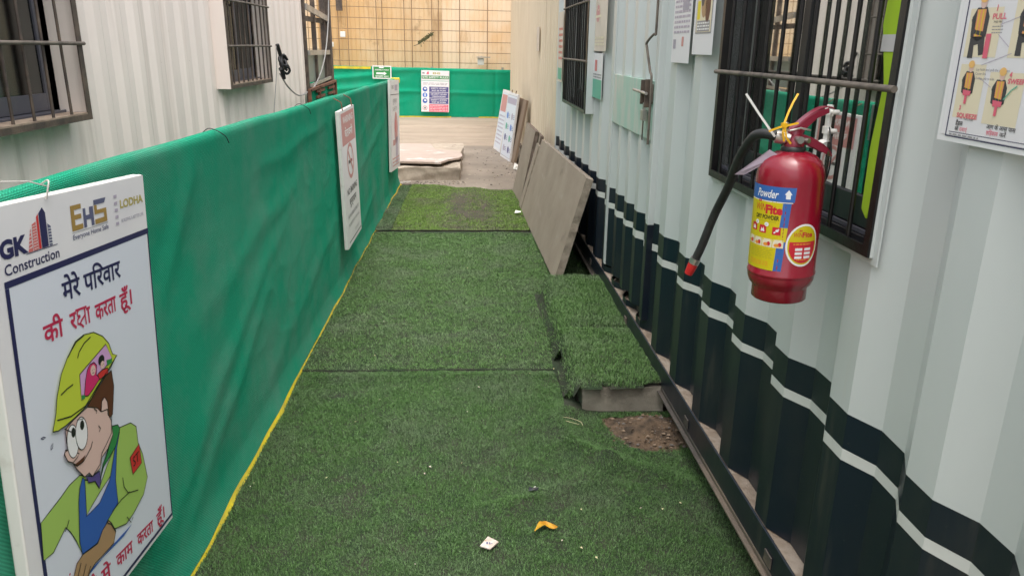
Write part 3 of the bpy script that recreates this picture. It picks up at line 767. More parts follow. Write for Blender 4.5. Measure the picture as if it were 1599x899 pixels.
def fence_sheet():
    b = MB()
    ys = np.linspace(.15, 9.12, 620); zs = np.linspace(0.0, 1.0, 90)
    vs = []
    for y in ys:
        top = zt(y) + .006 * mnoise.noise(Vector((y * 1.7, 0, 2))) - .010 * abs(math.sin(y * 1.49)) ** 8 * 0
        for s in zs:
            z = .012 + s * (top - .03)
            flare = .03 * max(0, 1 - z / .12) ** 1.5 + .012 * max(0, 1 - z/.3) * mnoise.noise(Vector((y * 3, 0, 4)))
            vs.append((fence_x(y, z, 0) + flare, y - 4.7, z))
        r = .022                                   # rolled over the top rope
        for a in (40, 80, 120, 160, 200):
            vs.append((-r + fence_x(y, top - .03, 0) + r * math.cos(R(a)), y - 4.7, top - .02 + r * math.sin(R(a)) + .001))
        vs.append((-2*r + fence_x(y, top - .03, 0), y - 4.7, top - .10))
        vs.append((-2*r - .004 + fence_x(y, top - .03, 0), y - 4.7, top - .30 + .03 * mnoise.noise(Vector((y * 2, 3, 1)))))
    n = len(zs) + 7
    fs = [(i*n + k, (i+1)*n + k, (i+1)*n + k + 1, i*n + k + 1) for i in range(len(ys) - 1) for k in range(n - 1)]
    b.add(vs, fs, 'green net', True)
    return b
obj('net', fence_sheet(), FEN)
b = MB(); vs = []
ys = np.linspace(.15, 9.1, 260)
for y in ys:
    x = fence_x(y, .012, 0) + .03 + .012 * mnoise.noise(Vector((y * 3, 0, 4)))
    o = .004 + .007 * mnoise.noise(Vector((y * 1.4, 2, 4)))
    wv = max(.003, .012 + .020 * mnoise.noise(Vector((y * 1.1, 2, 9))))
    vs += [(x - .002, y - 4.7, .030), (x + o * .5, y - 4.7, .020), (x + o + wv * .5, y - 4.7, .006 + .012 * abs(mnoise.noise(Vector((y * 4, 1, 1)))))]
b.add(vs, [(i*3 + k, (i+1)*3 + k, (i+1)*3 + k + 1, i*3 + k + 1) for i in range(len(ys) - 1) for k in range(2)], 'hem yellow', True)
obj('yellow_hem', b, FEN)
for y in (.4, 2.5, 4.6, 6.7, 9.0):
    q = MB(); q.tube([(-.045, y - 4.7, 0), (-.045, y - 4.7, zt(y) - .01)], .02, 'galvanised', 12); obj('post', q, FEN)
b = MB(); b.tube([(-.022, y - 4.7, zt(y) - .022) for y in (.15, 3, 6, 9.1)], .012, 'cable grey', 8); obj('rope', b, FEN)
b = MB(); b.box((-.05, 9.1 - 4.7, 1.18), (.05, 9.16 - 4.7, 1.24), 'hem yellow'); obj('yellow_tie', b, FEN, bevel=.01)
b = MB()
for y, dz in ((2.77, .0), (4.2, 0)):
    obj('wire_tie', MB().tube(smooth_path([(-.05, y - 4.72, zt(y) - .01), (-.02, y - 4.71, zt(y) + .010), (.022, y - 4.69, zt(y) - .015), (.03, y - 4.67, zt(y) - .045)], 5), .0016, 'cable black', 6), FEN)

# ------------------------------------------------------------------ sign boards on the fence
def board(name, O, yaw, tilt, rot, base, W, H, t, label, cat, face='sign white', edge='sign edge', bev=.002, group=None, top=True):
    T = frame(O, yaw, tilt, rot, base)
    b = MB(); y0, y1 = (-H, 0) if top else (0, H)
    b.box((0, y0, -t), (W, y1, 0), edge)
    o = obj(name, b, bevel=bev, label=label, cat=cat, group=group)
    o.matrix_world = T
    A = Art(); A.rect(.0015, y0 + .0015, W - .0015, y1 - .0015, face, 0)
    return o, A
K = lambda pts: [(x / 1000, y / 1000) for x, y in pts]

BIGP = {'helmet':[(123,-469),(141,-438),(152,-405),(176,-365),(203,-340),(241,-315),(277,-311),(318,-318),(355,-339),(379,-364),(391,-394),(410,-403),(376,-422),(326,-438),(279,-460),(251,-469),(209,-474),(169,-476),(142,-475)],
'brim':[(142,-452),(193,-465),(251,-466),(305,-444),(374,-418),(410,-403)],'ridge1':[(206,-338),(222,-328),(245,-316),(277,-312)],'ridge2':[(242,-352),(251,-341),(274,-329),(302,-324)],'dash':[(165,-406),(190,-402),(214,-401)],
'pic':[(243,-390),(364,-361),(385,-402),(239,-447)],'woman':[(251,-443),(263,-410),(274,-391),(287,-383),(305,-384),(315,-395),(309,-414),(321,-429),(291,-441),(267,-448)],
'cshirt':[(314,-416),(338,-413),(361,-417),(361,-430),(321,-431)],'green1':[(359,-398),(385,-403),(383,-412),(361,-413)],'green2':[(240,-436),(254,-441),(252,-449),(239,-447)],
'hair':[(381,-431),(385,-471),(366,-535),(349,-539),(347,-498),(330,-479),(314,-507),(302,-492),(262,-472),(303,-453),(353,-434)],
'face':[(170,-484),(208,-477),(262,-473),(302,-492),(314,-507),(329,-481),(345,-492),(344,-526),(356,-545),(357,-582),(328,-604),(299,-612),(286,-633),(251,-635),(239,-620),(220,-620),(193,-587),(181,-566),(166,-556),(154,-534),(160,-527),(179,-535),(168,-514)],
'brow':[(165,-481),(187,-498),(198,-495)],'brow2':[(215,-483),(240,-491)],'smile':[(265,-556),(257,-567),(239,-575),(220,-583),(194,-581),(183,-569)],'mouth':[(232,-573),(220,-583),(196,-583),(187,-573),(208,-574)],
'jaw':[(358,-535),(350,-575),(325,-589),(299,-601),(285,-623),(251,-634)],'nose':[(187,-540),(169,-530),(156,-530),(155,-537),(164,-555),(181,-566),(198,-563),(208,-559)],
'ear':[(316,-507),(323,-485),(337,-480),(347,-495),(346,-513)],'wrk':[(297,-533),(304,-543),(297,-548)],'wrk2':[(286,-487),(297,-497),(293,-502)],
'collar':[(356,-561),(385,-570),(394,-583),(367,-616),(328,-630),(293,-641),(284,-661),(301,-630),(329,-609),(357,-583)],'tie':[(251,-635),(285,-639),(286,-662),(276,-679),(262,-653),(233,-641),(231,-623)],
'shirtL':[(231,-624),(207,-609),(163,-610),(128,-619),(90,-626),(53,-633),(46,-713),(81,-717),(133,-691),(149,-713),(165,-744),(180,-781),(208,-676)],
'shirtM':[(220,-627),(262,-653),(276,-679),(324,-642),(367,-616),(332,-676),(281,-688),(240,-701),(210,-712)],
'shirtR':[(391,-581),(450,-594),(477,-616),(479,-662),(497,-702),(511,-774),(482,-807),(418,-827),(379,-831),(324,-811),(298,-771),(352,-758),(335,-677),(367,-616)],
'bib':[(189,-665),(199,-636),(214,-619),(222,-627),(213,-712),(270,-712),(325,-683),(363,-621),(383,-579),(392,-592),(371,-625),(351,-697),(351,-757),(297,-772),(243,-798),(180,-786),(175,-753)],
'blue2':[(318,-845),(409,-849),(362,-855),(262,-847),(192,-849),(175,-837),(249,-845)],'patch':[(428,-678),(481,-665),(485,-720),(434,-726)],
'hand':[(299,-774),(310,-787),(326,-818),(311,-841),(250,-839),(225,-837),(201,-841),(183,-855),(131,-818),(144,-803),(153,-791),(180,-786),(243,-799),(270,-780)],
'finger1':[(187,-814),(164,-841)],'finger2':[(203,-830),(181,-853)],'finger3':[(168,-799),(149,-823)],'cuff':[(292,-777),(307,-788),(323,-818)],'armcrease':[(382,-707),(384,-733),(401,-759),(452,-779)],
'armcrease2':[(318,-762),(364,-757),(409,-760)],'sleevecrease':[(144,-680),(133,-691),(125,-696)],'cuffR':[(383,-814),(400,-840),(413,-832)],'drop1':[(88,-467),(98,-468),(105,-472),(95,-472)],'drop2':[(116,-505),(119,-497),(126,-495),(123,-504)]}
BW, BH = .643, .971
o, A = board('safety_board', (-.855, 1.336, 1.318), .021, .017, -.063, 'L', BW, BH, .028, 'large white safety board with a cartoon worker in a yellow helmet, on the green fence', 'sign board', bev=.004)
A.poly(K([(52, -152), (630, -149), (639, -950), (52, -950)]), 'art panel', 1)
A.poly(K([(41, -138), (643, -137), (643, -151), (41, -151)]), 'ink navy', 2); A.rect(.041, -.951, .053, -.1515, 'ink navy', 2); A.rect(.636, -.951, .6415, -.1515, 'ink navy', 2); A.rect(.041, -.960, .6415, -.9515, 'ink navy', 2)
# header logos
A.text('GK', .040, -.096, .046, 'ink navy', 2, width=.086, bold=.05)
A.text('Construction', .047, -.128, .029, 'ink navy', 2, width=.182, bold=.012)
A.poly(K([(126,-99),(134,-72),(141,-52),(141,-99)]), 'ink salmon', 2); A.poly(K([(143,-99),(146,-48),(160,-44),(160,-99)]), 'ink salmon', 2); A.poly(K([(162,-99),(163,-36),(170,-30),(170,-99)]), 'ink red', 2)
A.poly(K([(172,-99),(172,-30),(186,-20),(195,-32),(195,-99)]), 'ink navy', 2); A.poly(K([(198,-99),(198,-54),(209,-61),(209,-99)]), 'ink slate', 2); A.rect(.118, -.1015, .226, -.1, 'ink navy', 2)
for k in range(6): A.stroke(K([(128 + k, -92 + k*7), (141, -90 + k*7)]), .0012, 'ink white', 3); A.stroke(K([(198, -94 + k*6), (209, -95 + k*6)]), .0014, 'ink white', 3)
for k in range(9): A.stroke(K([(144, -96 + k*5.5), (159, -95 + k*5.5)]), .0010, 'ink white', 3)
gold = 'ink gold'
A.poly(K([(287,-86),(287,-32),(330,-32),(330,-42),(301,-42),(301,-53),(328,-53),(328,-63),(301,-63),(301,-75),(332,-75),(332,-86)]), gold, 2)
A.poly(K([(336,-86),(336,-44),(347,-44),(347,-60),(363,-60),(363,-44),(380,-44),(380,-86),(368,-86),(368,-70),(348,-70),(348,-86)]), 'ink slate', 2)
A.poly(K([(384,-86),(384,-75),(426,-75),(426,-64),(384,-64),(384,-44),(396,-44),(396,-55),(438,-55),(438,-86)]), gold, 3); A.poly(K([(384,-32),(440,-32),(432,-43),(384,-43)]), 'ink slate', 2)
A.rect(.286, -.0905, .441, -.0893, 'ink textgrey', 2)
A.text('Everyone Home Safe', .287, -.1045, .0155, 'ink slate', 2, width=.154, bold=.01)
for k in range(5): A.rect(.478, -.104 + k*.016, .493, -.097 + k*.016, 'ink mauve', 2)
A.text('LODHA', .506, -.067, .027, 'ink olive', 2, width=.122, bold=.03)
A.text('BUILDING A BETTER LIFE', .506, -.101, .0115, 'ink lilacgrey', 2, width=.118)
# Hindi lines
A.text('मेरे पिरवार', .222, -.222, .060, 'ink navy', 3, width=.255, bold=.018, slope=-.02)
A.text('की', .140, -.288, .056, 'ink crimson', 3, width=.072, bold=.02, slope=-.03)
A.text('र', .238, -.290, .056, 'ink crimson', 3, bold=.02, width=.026); A.text('ा', .306, -.294, .056, 'ink crimson', 3, bold=.02, width=.016)
s_ = lambda pts, w=.0052: A.stroke(K(pts), w, 'ink crimson', 3.3)
s_([(262,-253),(308,-256)]); s_([(274,-255),(268,-260),(270,-267),(280,-269)]); s_([(280,-269),(268,-274),(267,-283),(275,-286),(283,-280),(300,-271)]); s_([(299,-256),(300,-294)]); s_([(275,-286),(282,-290),(289,-297)])
A.text('करता', .342, -.299, .056, 'ink crimson', 3, width=.098, bold=.02, slope=-.02); A.text('हूँ।', .458, -.305, .056, 'ink crimson', 3, width=.062, bold=.02)
A.text('मे', .246, -.907, .050, 'ink crimson', 3, width=.045, bold=.02, slope=-.1); A.text('काम', .318, -.914, .050, 'ink crimson', 3, width=.084, bold=.02, slope=-.1); A.text('करता', .428, -.926, .050, 'ink crimson', 3, width=.092, bold=.02, slope=-.1); A.text('हूँ।', .542, -.936, .050, 'ink crimson', 3, width=.05, bold=.02)
A.text('से', .196, -.902, .050, 'ink crimson', 2, width=.03, bold=.02); A.ell(.128, -.80, .003, .003, 'ink crimson', 2, 8)
# cartoon worker
P = {k: K(v) for k, v in BIGP.items()}
seq = [('shirtL','leaf',3), ('shirtM','leaf',4), ('shirtR','leaf',5), ('bib','blue',6), ('blue2','blue',4), ('collar','green',8), ('tie','purple',7), ('hair','brown',9), ('face','skin',10), ('ear','skin',11), ('nose','skin',12), ('helmet','lime',13), ('pic','pink',14), ('woman','magenta',15),
       ('cshirt','red',15), ('green1','green',15), ('green2','green',16), ('hand','tan',8), ('patch','red',8), ('mouth','brown',12)]
for k, c, L in seq: A.shape(P[k], 'ink ' + c, L, 0 if k in ('green1', 'green2', 'blue2', 'mouth') else .0024)
for k in ('brim','ridge1','ridge2','dash'): A.stroke(P[k], .003, 'ink ink', 15)
for k in ('brow','brow2','smile','jaw','wrk','wrk2'): A.stroke(P[k], .0026, 'ink ink', 13)
for k in ('finger1','finger2','finger3','cuff','armcrease','armcrease2','sleevecrease','cuffR'): A.stroke(P[k], .0026, 'ink ink', 10)
for k in ('drop1','drop2'): A.stroke(P[k] + P[k][:1], .0018, 'ink navy', 3)
for (x, y, ra, rb) in ((.190, -.521, .021, .036), (.226, -.519, .023, .036)):
    A.ell(x, y, ra + .0022, rb + .0022, 'ink ink', 12.4 if x < .2 else 12.8); A.ell(x, y, ra, rb, 'ink white', 12.6 if x < .2 else 13.0)
A.ell(.195, -.503, .008, .011, 'ink ink', 13.4); A.ell(.231, -.502, .0085, .011, 'ink ink', 13.4)
A.ell(.297, -.400, .011, .012, 'ink skin', 16); A.ell(.3366, -.390, .014, .012, 'ink ink', 16); A.ell(.339, -.402, .009, .009, 'ink skin', 17)
A.stroke([(.292, -.399), (.294, -.399)], .002, 'ink ink', 17); A.stroke([(.300, -.399), (.302, -.399)], .002, 'ink ink', 17); A.stroke([(.292, -.405), (.300, -.406)], .0014, 'ink ink', 17)
A.stroke([(.335, -.401), (.337, -.401)], .0018, 'ink ink', 18); A.stroke([(.342, -.401), (.344, -.401)], .0018, 'ink ink', 18)
A.text('ST', .440, -.709, .036, 'ink ink', 10, width=.034, slope=.1)
obj('printed_face', A, o)
b = MB(); b.tube(smooth_path([(.20, -.006, .004), (.205, .03, .01), (.23, .02, -.02)], 4), .0018, 'wire thin', 6); b.tube([(.20, -.006, .004), (.212, .018, .004), (.17, .032, -.01), (.12, .036, -.03)], .0015, 'wire thin', 6); obj('hanging_wire', b, o)

# no smoking sign
o, A = board('warning_sign', (-.856, 4.995, 1.19), -.003, -.017, .002, 'L', .626, .905, .026, 'no smoking warning sign with a red header, middle sign on the green fence', 'sign board')
A.rect(.045, -.228, .595, -.02, 'ink fadedred', 1)
A.text('WARNING', .32, -.088, .062, 'ink white', 2, width=.42, bold=.02, align='c'); A.text('चेतावनी', .32, -.182, .072, 'ink white', 2, width=.33, bold=.02, align='c')
A.ring(.32, -.352, .125, .108, .026, 'ink fadedred', 2); A.stroke([(.232, -.276), (.408, -.428)], .024, 'ink fadedred', 4)
A.rect(.235, -.366, .37, -.344, 'ink dark', 3); A.rect(.372, -.366, .398, -.344, 'ink rose', 3); A.stroke([(.39, -.338), (.375, -.32), (.40, -.305), (.385, -.288)], .006, 'ink textgrey', 3)
A.text('NO SMOKING', .32, -.562, .06, 'ink dark', 2, width=.43, bold=.02, align='c'); A.text('धूम्रपान', .32, -.640, .066, 'ink dark', 2, width=.30, bold=.02, align='c')
A.text('IN THIS AREA IS STRICTLY', .32, -.716, .036, 'ink textgrey', 2, width=.48, bold=.01, align='c'); A.text('PROHIBITED AND PUNISHABLE', .32, -.772, .032, 'ink textgrey', 2, width=.48, align='c'); A.text('SITE SAFETY', .43, -.845, .026, 'ink textgrey', 2, width=.2, align='c')
A.stroke([(.06, -.872), (.60, -.876)], .008, 'ink dark', 2)
obj('printed_face', A, o)
b = MB()
for a in (.12, .52): obj('hook', MB().tube([(a, -.004, .003), (a, .05, -.004), (a, .075, -.05)], .0035, 'rusty iron', 8), o)
# third sign
o, A = board('instruction_sign', (-.861, 8.145, 1.257), .052, .01, -.042, 'L', .617, .943, .024, 'pale instruction sign with faded red artwork at the far end of the green fence', 'sign board')
A.text('EHS', .10, -.09, .05, 'ink textgrey', 2, width=.13, bold=.03); A.stroke([(.02, -.15), (.6, -.15)], .008, 'ink dark', 2); A.rect(.30, -.11, .5, -.05, 'ink mauve', 1)
A.text('सुरक्षा', .3, -.24, .07, 'ink textgrey', 2, width=.28, align='c'); A.text('SAFETY', .3, -.32, .06, 'ink textgrey', 2, width=.3, align='c'); A.stroke([(.05, -.36), (.05, -.93)], .008, 'ink mauve', 2)
A.ell(.36, -.50, .12, .17, 'ink fadedred', 1); A.ell(.33, -.48, .05, .07, 'ink salmon', 2); A.rect(.14, -.68, .3, -.62, 'ink fadedred', 1); A.rect(.32, -.88, .5, -.60, 'ink mauve', 1); A.lines(.1, .55, -.91, -.8, 3, 'ink fadedred', 2, .4, 5)
obj('printed_face', A, o)

# ------------------------------------------------------------------ far net, wall and wire grid
NY = 17.1
def far_net():
    b = MB(); xs = np.linspace(-5.2, .80, 240); zs = np.linspace(0, 1, 34); vs = []
    for x in xs:
        top = 1.115 - .0125 * (x - .8) * 1.0 + .01 * mnoise.noise(Vector((x * 1.5, 2, 0)))
        for s in zs:
            z = .11 + s * (top - .11)
            y = .02 * mnoise.noise(Vector((x * 1.2, z * 1.5, 3)))
            sag = max(0, min(1, (-1.3 - x) / 1.0))
            for k, (c, a) in enumerate(((.95, .04), (.72, .045), (.5, .05), (.3, .04))):
                zc = c + .14 * (x + 2.4) + .10 * (x + 2.0) ** 2 * .3
                y -= sag * a * math.exp(-((z - zc) / .06) ** 2)
            y -= .025 * math.exp(-((z - .62 + .02 * x) / .03) ** 2) * (x > -1.7)
            y -= .02 * math.exp(-((z - top + .05) / .03) ** 2)
            y += .025 * math.exp(-((x - .46) / .03) ** 2)
            vs.append((x, y, z))
    n = len(zs)
    b.add(vs, [(i*n + k, (i+1)*n + k, (i+1)*n + k + 1, i*n + k + 1) for i in range(len(xs) - 1) for k in range(n - 1)], 'bright green net', True)
    return b
FN = obj('net_barrier', far_net(), label='bright green shade net barrier across the far end of the alley', cat='barrier'); FN.location = (0, NY, 0)
b = MB()
for x in (-4.4, -2.6, -.9, .62): obj('post', MB().tube([(x, .07, 0), (x, .07, 1.16)], .025, 'galvanised', 10), FN)
b = MB()
def strip(x0, x1, z0, h, y):
    n = 24
    for i in range(n):
        a, c = x0 + (x1 - x0) * i / n, x0 + (x1 - x0) * (i + 1) / n
        za, zc = [z0 + .012 * mnoise.noise(Vector((q * 2, 1, z0))) for q in (a, c)]
        b.add([(a, y, za), (c, y, zc), (c, y - .003, zc + h), (a, y - .003, za + h)], [(0,1,2,3)], 'hem yellow')
strip(-5.1, -2.2, 1.10, .05, -.05); obj('yellow_hem', b, FN); b = MB(); strip(-1.7, -.5, .10, .026, -.04); obj('yellow_hem', b, FN); b = MB(); strip(.1, .76, .095, .026, -.04)
obj('yellow_hem', b, FN)

def sheet_wall():
    b = MB(); y0 = 17.75
    x = -7.0; i = 0
    while x < 3.4:
        w = .9
        m = 'pale beige sheet' if (-1.05 < x < -.55 or -7 < x < -4.2 or i % 5 == 3) else 'beige sheet'
        n = 9
        yo = y0 + (.012 if i % 2 else 0)
        for k in range(n):
            a = x + w * k / n; s = w / n
            b.add([(a, yo, 0), (a + s*.12, yo - .010, 0), (a + s*.24, yo, 0), (a + s, yo, 0), (a, yo, 5.5), (a + s*.12, yo - .010, 5.5), (a + s*.24, yo, 5.5), (a + s, yo, 5.5)], [(0,1,5,4), (1,2,6,5), (2,3,7,6)], m)
        x += w - .01 if False else w; i += 1
    return b
WALL = obj('sheet_wall', sheet_wall(), label='tall beige corrugated sheet wall behind the green barrier', cat='wall')
b = MB()
GRID = empty('wire_grid', (0, 17.62, 0), 'rusty wire grid stretched in front of the beige sheet wall', 'wire grid')
b = MB()
for k in range(22):
    z = 1.02 + .222 * k
    pts = [(x, .004 * math.sin(x*2 + k), z + .018 * mnoise.noise(Vector((x * .6, k, 0))) - .010 * (x + 1)) for x in np.linspace(-6.5, 3.0, 30)]
    obj('horizontal_wire', MB().tube(pts, .0065, 'dark wire', 6), GRID)
b = MB()
for k in range(16):
    x = -6.35 + .603 * k + .02 * mnoise.noise(Vector((k * 3.1, 0, 0)))
    obj('vertical_wire', MB().tube([(x, -.017, 0.05), (x + .01, -.015, 2.0), (x + .02, -.017, 5.4)], .009, 'dark wire', 6), GRID)
b = MB()
for x in (-2.95, -2.0, -1.36, -.78, -3.6):
    obj('stay_wire', MB().tube([(x, .03, .05), (x + .01, .03, 2.0), (x + .03, .03, 5.2)], .009, 'dark wire', 6), GRID)
def cap(x, z, w, h, label):
    q = MB(); q.box((x - w/2, 17.55, z - h/2), (x + w/2, 17.61, z + h/2), 'white scrap')
    obj('wall_box', q, bevel=.01, label=label, cat='box')
cap(-2.84, 1.80, .11, .12, 'small white box on the wire grid, upper of two at left')
cap(-3.10, 1.59, .10, .10, 'small white box on the wire grid, lower of two at left')
L_ = empty('wall_lamp', (.16, 17.5, 1.3), 'small white lamp box under a flat plate above the far green barrier', 'lamp')
q = MB(); q.box((-.08, -.04, -.10), (.06, .04, .045), 'white scrap'); obj('lamp_body', q, L_, bevel=.01)
q = MB(); q.box((-.10, -.09, .055), (.20, .06, .075), 'galvanised'); obj('cover_plate', q, L_)
q = MB(); q.box((-.01, .0, .0752), (.01, .12, .09), 'galvanised'); obj('arm', q, L_)
q = MB(); q.box((-2.95, 17.52, 2.28), (-2.82, 17.60, 2.6), 'brown steel'); obj('junction_box', q, bevel=.005, label='brown box hanging on the wire grid at the top of the view', cat='box')
# the torn flap / sprig in the sheet wall
PL = empty('wall_weed', (-1.12, 17.6, 1.66), 'tuft of green weed growing out of a slit in the beige wall', 'plant')
b = MB(); r2 = random.Random(5)
for i in range(130):
    t = r2.random(); c = Vector((-.10 + .30 * t + r2.gauss(0, .012), -.03 + r2.gauss(0, .012), -.03 + .20 * t + r2.gauss(0, .028 * math.sin(.4 + 2.5 * t))))
    d = Vector((r2.gauss(.7, .3), r2.gauss(-.15, .2), r2.gauss(.4, .35))).normalized() * r2.uniform(.025, .055); s_v = d.cross(Vector((.2, -1, .1))).normalized() * .014
    b.add([c, c + d*.5 + s_v, c + d, c + d*.5 - s_v], [(0,1,2,3)], 'plant green')
obj('leaves', b, PL)
b = MB(); b.tube(smooth_path([(-.2, .05, -.08), (-.1, -.01, -.04), (.1, -.02, .08), (.22, -.02, .20)], 4), .006, 'brown steel', 6); obj('stem', b, PL)

# signs on the far net
o, A = board('site_rules_sign', (-1.128, NY - .075, 1.090), 0, 0, -.018, 'F', .60, .865, .02, 'tall site safety rules sign with blue and red panels on the far green barrier', 'sign board')
A.rect(.01, -.175, .59, -.105, 'ink green', 1); A.text('SITE SAFETY RULES', .3, -.158, .058, 'ink white', 2, width=.55, bold=.02, align='c'); A.text('GK', .02, -.07, .04, 'ink dark', 2, width=.06, bold=.03); A.poly([(.11, -.08), (.13, -.03), (.165, -.02), (.165, -.08)], 'ink rose', 2); A.text('EHS', .25, -.075, .055, 'ink olive', 2, width=.16, bold=.04)
A.rect(.01, -.218, .59, -.208, 'ink teal', 1); A.lines(.04, .56, -.30, -.25, 2, 'ink textgrey', 2, .35, 2)
for k, (t1, t2) in enumerate((('SAFETY HELMET', 'MUST BE WORN'), ('USE SAFETY HARNESS', 'WHEREVER REQUIRED'), ('SAFETY SHOES', 'MUST BE WORN'))):
    y1 = -.335 - k * .122
    A.rect(.17, y1 - .112, .585, y1, 'ink indigo', 1); A.text(t1, .377, y1 - .046, .040, 'ink white', 2, width=.34, bold=.02, align='c'); A.text(t2, .377, y1 - .094, .040, 'ink white', 2, width=.30, bold=.02, align='c')
    A.ell(.08, y1 - .055, .052, .05, 'ink blue' if k != 1 else 'ink sky', 1); A.ell(.085, y1 - .045, .028, .018, 'ink white', 2) if k != 1 else A.rect(.07, y1 - .09, .092, y1 - .02, 'ink white', 2)
A.rect(.17, -.86, .585, -.705, 'ink rose', 1); A.lines(.19, .565, -.85, -.715, 4, 'ink white', 2, .28, 3)
A.ring(.08, -.785, .045, .042, .010, 'ink salmon', 2); A.poly([(.055, -.80), (.08, -.755), (.105, -.80)], 'ink dark', 2)
obj('printed_face', A, o)
o, A = board('direction_sign', (-2.16, NY - .09, 1.175), 0, 0, -.015, 'F', .40, .27, .015, 'small green direction sign with a white arrow on the far green barrier', 'sign board')
A.rect(.022, -.248, .378, -.022, 'ink green', 1); A.rect(.14, -.05, .24, -.028, 'ink white', 2); A.text('ASSEMBLY POINT', .20, -.098, .034, 'ink white', 2, width=.30, bold=.02, align='c'); A.text('सुरक्षित स्थान', .20, -.232, .04, 'ink white', 2, width=.28, bold=.02, align='c')
A.poly([(.08, -.178), (.08, -.140), (.24, -.140), (.24, -.122), (.305, -.159), (.24, -.196), (.24, -.178)], 'ink white', 2)
obj('printed_face', A, o)

# ------------------------------------------------------------------ boards leaning on the right
def leaning(name, x, y, yaw, tilt, W, H, rot, t, label, face, edge, cat='board', bev=.003, paleedge=None):
    T = frame((x, y, .003), yaw, tilt, rot, 'R')
    rj = random.Random(int(x * 1000) + int(W * 77)); out = []; jag = .0035 if cat == 'cement board' else .0008
    for (xa, ya), (xb, yb) in (((0, 0), (W, 0)), ((W, 0), (W, H)), ((W, H), (0, H)), ((0, H), (0, 0))):
        n = max(3, int(max(abs(xb - xa), abs(yb - ya)) / .05))
        for i in range(n):
            q = i / n; j = jag * rj.uniform(-1, .35) * (3 if rj.random() < .06 else 1)
            if i == 0: j = -jag * 1.5
            px_ = xa + (xb - xa) * q; py_ = ya + (yb - ya) * q
            cx_, cy_ = px_ - W/2, py_ - H/2
            out.append((px_ + (j if xa == xb and cx_ > 0 else -j if xa == xb else 0), py_ + (j if ya == yb and cy_ > 0 else -j if ya == yb else 0)))
    b = MB(); b.extrude(out, -t, edge, flat)
    o = obj(name, b, label=label, cat=cat); o.matrix_world = T
    ins = [(px_ + (.002 if px_ < W/2 else -.002), py_ + (.002 if py_ < H/2 else -.002)) for px_, py_ in out]
    A = Art(flat, .0004, .0004); A.poly(ins, face, 1)
    return o, A
o, A = leaning('cement_board', .48, 7.681, -.019, -.274, 2.677, .742, .023, .05, 'large plain grey cement board leaning on the white container, nearest of the leaning boards', 'cement board', 'cement board pale edge', 'cement board')
obj('face_sheet', A, o)
o, A = leaning('cement_board', .468, 7.90, -.019, -.262, .22, .68, .0, .022, 'narrow strip of cement board leaning between the two larger grey boards', 'cement board', 'cement board pale edge', 'cement board')
obj('face_sheet', A, o)
o, A = leaning('cement_board', .442, 8.742, -.058, -.194, .75, .80, -.023, .04, 'smaller square grey cement board leaning beyond the large one', 'cement board', 'cement board edge', 'cement board')
obj('face_sheet', A, o)
o, A = leaning('cement_board', .500, 8.70, -.058, -.185, .80, .76, -.02, .035, 'brown edged cement board behind the smaller square grey one', 'cement board', 'cement board edge', 'cement board')
obj('face_sheet', A, o)
def print_panel(A, W, H, seed):
    A.rect(.035, .035, W - .035, H - .035, 'art panel', 2); A.stroke([(.035, .035), (W - .035, .035), (W - .035, H - .035), (.035, H - .035), (.035, .035)], .008, 'ink textgrey', 3); r = random.Random(seed)
    A.rect(.05, H - .16, W - .05, H - .07, 'ink mauve', 3)
    for i in range(4):
        for j in range(2):
            x, y = .09 + j * .28, .08 + i * .16
            A.ell(x + .07, y + .07, .05, .05, ['ink sky', 'ink mauve', 'ink indigo', 'ink teal'][(i + j + seed) % 4], 3); A.lines(x + .12, x + .22, y + .03, y + .1, 3, 'ink indigo', 3, .4, i + j)
o, A = leaning('sign_panel', .398, 11.74, -.186, -.121, .637, .959, -.008, .025, 'white framed sign panel with blue pictograms, front one leaning on the cream container', 'sign white', 'sign edge', 'sign board')
print_panel(A, .637, .959, 1); obj('printed_face', A, o)
for a in (.2, .45): obj('hook', MB().tube([(a, .955, -.01), (a, 1.0, -.012)], .006, 'rusty iron', 8), o)
o, A = leaning('sign_panel', .315, 12.64, -.142, -.169, .595, .953, .006, .025, 'white framed sign panel with a pink upper corner, farthest of the leaning panels', 'sign white', 'sign edge', 'sign board')
A.rect(.04, .04, .555, .91, 'art panel', 1.5); A.rect(.05, .62, .5, .88, 'ink fadedred', 2); A.lines(.06, .52, .1, .58, 8, 'ink mauve', 2, .4, 6); obj('printed_face', A, o)
o, A = leaning('sign_panel', .365, 12.52, -.142, -.150, .595, .93, .006, .02, 'grey sign panel wedged behind the farthest white panel, only its edge showing', 'sign edge', 'sign edge', 'sign board')
obj('face_sheet', A, o)
o, A = leaning('plywood_sheet', .475, 11.62, -.12, -.19, .76, .90, 0, .03, 'dark brown plywood sheet leaning behind the front white sign panel', 'board edge', 'board edge', 'board')
obj('face_sheet', A, o)

